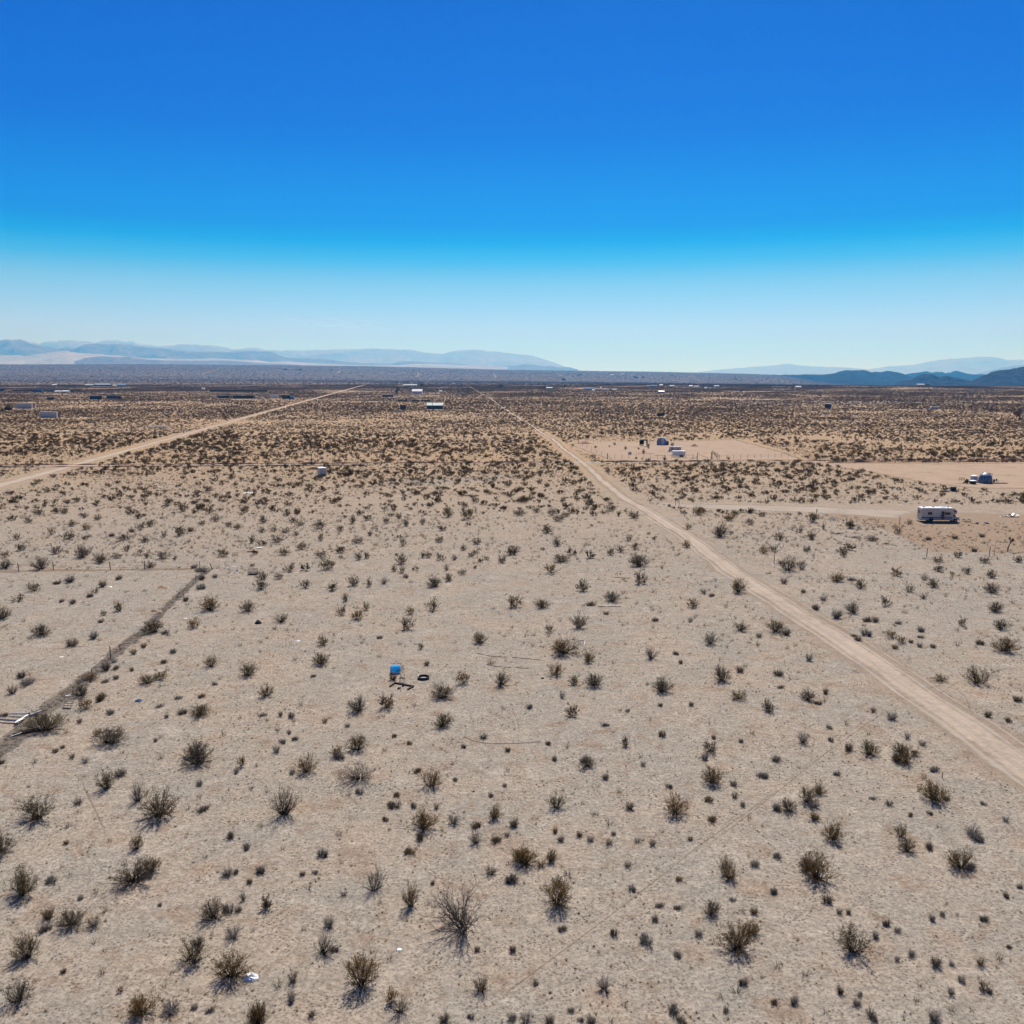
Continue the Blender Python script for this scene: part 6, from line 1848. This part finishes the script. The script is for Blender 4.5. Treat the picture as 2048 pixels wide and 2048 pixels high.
def pack(x, y, sx, sz):
    z = np.array([H(a, b) if a * a + b * b > 2600 ** 2 else 0.0 for a, b in zip(x, y)])
    return np.stack([x, y, z], 1), np.stack([sx, sx * rs.uniform(.85, 1.15, len(x)), sz], 1), rs.uniform(0, 6.283, len(x))

def sow(name, label, x, y, sx, sz, protos, seed):
    P, S_, rz = pack(x, y, sx, sz)
    return scatter(name, label, P, rz, S_.astype(np.float32), protos, seed)

# near: twigs, dry grass clumps and seedlings between the catalogued plants
x, y = wedge(rs, 60000, 36, 190)
k = keep(x, y, -.6, False) & (vnoise(x, y, 9, 1) * .6 + vnoise(x, y, 2.6, 2) * .4 + rs.uniform(-.25, .25, len(x)) > .50) & ((y < 150) | ~inpoly(x, y, LOTS[2]))
x, y = x[k], y[k]
s = .05 + .17 * rs.random(len(x)) ** 2.4
sow('dry_grass', 'sparse dry grass and twigs littering the near sand', x, y, s, s * rs.uniform(.5, 1.0, len(x)), grass, 1)

# small tufts in the near and middle distance
parts = []
for y0, y1, per in ((40, 110, 8.0), (110, 165, 3.4), (165, 260, 1.8), (260, 420, 1.6)):
    n = int(area(y0, y1) / per)
    x, y = wedge(rs, n, y0, y1)
    dn = vnoise(x, y, 34, 5) * .6 + vnoise(x, y, 9, 6) * .4
    k = keep(x, y, 1.5) & (dn + rs.uniform(-.3, .3, n) > .42) & clear_of(x, y, .35)
    k &= ~(inpoly(x, y, LEFTLOT) & (rs.random(n) < .8))
    parts.append((x[k], y[k]))
x, y = np.concatenate([q[0] for q in parts]), np.concatenate([q[1] for q in parts])
s = .13 + .34 * rs.random(len(x)) ** 1.9
s[y > 170] *= 1.15
sow('low_tufts', 'low dark tufts strewn over the sand plain', x, y, s, s * rs.uniform(.8, 1.4, len(x)), mid_t, 2)
# yard by the motorhome: low tan tufts
n = 900
x, y = rs.uniform(60, 160, n), rs.uniform(165, 225, n)
k = inpoly(x, y, YARD) & keep(x, y, 1)
s = .2 + .35 * rs.random(n) ** 1.5
sow('yard_tufts', 'low tan tufts in the motorhome yard', x[k], y[k], s[k], s[k] * .75, [grass[0], mid_t[2], mid_t[1]], 12)

# creosote scrub of the middle distance
parts = []
for y0, y1, per in ((150, 215, 220.0), (215, 300, 13.0), (300, 520, 7.5)):
    n = int(area(y0, y1) / per)
    x, y = wedge(rs, n, y0, y1)
    dn = vnoise(x, y, 60, 8) * .5 + vnoise(x, y, 18, 9) * .5
    k = keep(x, y, 2.5) & (dn + rs.uniform(-.3, .3, n) > .40) & clear_of(x, y, 1.2) & ~inpoly(x, y, YARD) & ~inpoly(x, y, LEFTLOT)
    parts.append((x[k], y[k]))
x, y = np.concatenate([q[0] for q in parts] + [np.array([r['p'].x for r in EXTRA if r['kd'] != 't'])]), np.concatenate([q[1] for q in parts] + [np.array([r['p'].y for r in EXTRA if r['kd'] != 't'])])
s = .45 + .95 * rs.random(len(x)) ** 1.7
sow('creosote_scrub', 'creosote scrub covering the middle distance', x, y, s, s * rs.uniform(.75, 1.15, len(x)), st_lf, 3)

# far scrub, thinning into tone towards the foot of the slope
n = int(area(520, 2700) / 6.6)
x, y = wedge(rs, n, 520, 2700, 1.06)
dn = vnoise(x, y, 150, 10) * .5 + vnoise(x, y, 40, 11) * .5
k = keep(x, y, -.8) & (dn + rs.uniform(-.3, .3, n) > .40) & clear_of(x, y, .5)
x, y = x[k], y[k]
s = .42 + .8 * rs.random(len(x)) ** 1.4
sow('far_scrub', 'dark scrub covering the far plain', x, y, s, s * rs.uniform(.75, 1.1, len(x)), far_c, 4)
n = int(area(420, 900) / 4)
x, y = wedge(rs, n, 420, 900, 1.06)
k = keep(x, y, 2.0) & (vnoise(x, y, 30, 13) + rs.uniform(-.3, .3, n) > .42)
x, y = x[k], y[k]
s = .22 + .4 * rs.random(len(x)) ** 1.6
sow('far_tufts', 'small dark tufts between the far scrub', x, y, s, s * .8, far_t, 5)
n = 42000
x, y = wedge(rs, n, 2650, 5300, 1.06)
s = 1.0 + 1.4 * rs.random(n) ** 1.4
sow('horizon_scrub', 'dark scrub closing the far edge of the plain', x, y, s, s * .9, far_c, 14)
# clumps on the distant slope
n = 90000
x, y = wedge(rs, n, 2700, 10500, 1.06)
k = rs.random(n) < np.clip((y - 1500) / 5000, .35, 1)
x, y = x[k], y[k]
s = 1.6 + 3.4 * rs.random(len(x)) ** 2
sow('slope_scrub', 'scrub dotting the distant purple slope', x, y, s, s * .85, far_c[:3], 6)
# litter and tumbleweed caught by the fallen fence
fp = pts(*FENCE)
xs_, ys_ = [], []
for i in range(1100):
    k = rs.integers(0, len(fp) - 1); t = rs.random()
    q = fp[k].lerp(fp[k + 1], t)
    w = 1.0 - .5 * k / len(fp)
    xs_.append(q.x + rs.normal(0, .55) * w); ys_.append(q.y + rs.normal(0, .55) * w)
s = .08 + .30 * rs.random(1100) ** 2.2
sow('tumbleweed_litter', 'dry tumbleweed litter caught along the fallen fence', np.array(xs_), np.array(ys_), s, s * .6, [grass[1], grass[2], mid_t[1]], 7)

# ------------------------------------------------------------------ the air
def make_haze():
    mb = MB()
    mb.box((0, 0, 690), (100000, 100000, 1600))
    m = bpy.data.materials.new('haze')
    m.use_nodes = True
    nt = m.node_tree
    nt.nodes.clear()
    o_ = nt.nodes.new('ShaderNodeOutputMaterial')
    v_ = nt.nodes.new('ShaderNodeVolumePrincipled')
    v_.inputs['Color'].default_value = HAZE_COL
    v_.inputs['Absorption Color'].default_value = (1, 1, 1, 1)
    v_.inputs['Density'].default_value = HAZE_D
    v_.inputs['Anisotropy'].default_value = .42
    nt.links.new(v_.outputs[0], o_.inputs['Volume'])
    o = mb.build('haze', m)
    tag(o, 'thin blue haze over the whole plain', kind='stuff')
HAZE_D, HAZE_COL = 5.5e-5, (.045, .42, 1.0, 1)
make_haze()

# ------------------------------------------------------------------ a faint wisp of high cloud, beyond the haze
def make_cloud():
    m, nt, b = newmat('cloud_wisp')
    tc = nd(nt, 'ShaderNodeTexCoord')
    mp = nd(nt, 'ShaderNodeMapping'); mp.inputs['Scale'].default_value = (1, .12, 1)
    n1 = nd(nt, 'ShaderNodeTexNoise', i_Scale=.0011, i_Detail=6.0, i_Roughness=.6, i_Distortion=.6)
    nt.links.new(tc.outputs['Object'], mp.inputs[0]); nt.links.new(mp.outputs[0], n1.inputs['Vector'])
    at = nd(nt, 'ShaderNodeAttribute', attribute_name='edge')
    mu = nd(nt, 'ShaderNodeMath', operation='MULTIPLY')
    nt.links.new(ramp(nt, n1.outputs['Fac'], [(.36, 0.0), (.72, .5)]), mu.inputs[0]); nt.links.new(at.outputs['Fac'], mu.inputs[1])
    nt.links.new(mu.outputs[0], b.inputs['Alpha'])
    b.inputs['Base Color'].default_value = (.9, .9, .9, 1)
    b.inputs['Roughness'].default_value = 1
    b.inputs['Transmission Weight'].default_value = 0
    D = 62000
    v, e, f = [], [], []
    NX, NY = 13, 13
    for j in range(NY):
        for i in range(NX):
            u, w = i / (NX - 1) * 2 - 1, j / (NY - 1) * 2 - 1
            v.append(((665 - 1024) / F * D + u * 3000 + w * 1200, D + w * 9000, CAMZ + tan_of(648) * D + 120 * u * u))
            e.append(max(0.0, 1 - u * u) * max(0.0, 1 - w * w))
    for j in range(NY - 1):
        for i in range(NX - 1):
            a = j * NX + i
            f.append((a, a + 1, a + NX + 1, a + NX))
    o = sheet('cloud', v, f, e, m, 'faint thin wisp of cloud low over the left mountains')
    o['kind'] = 'stuff'
make_cloud()
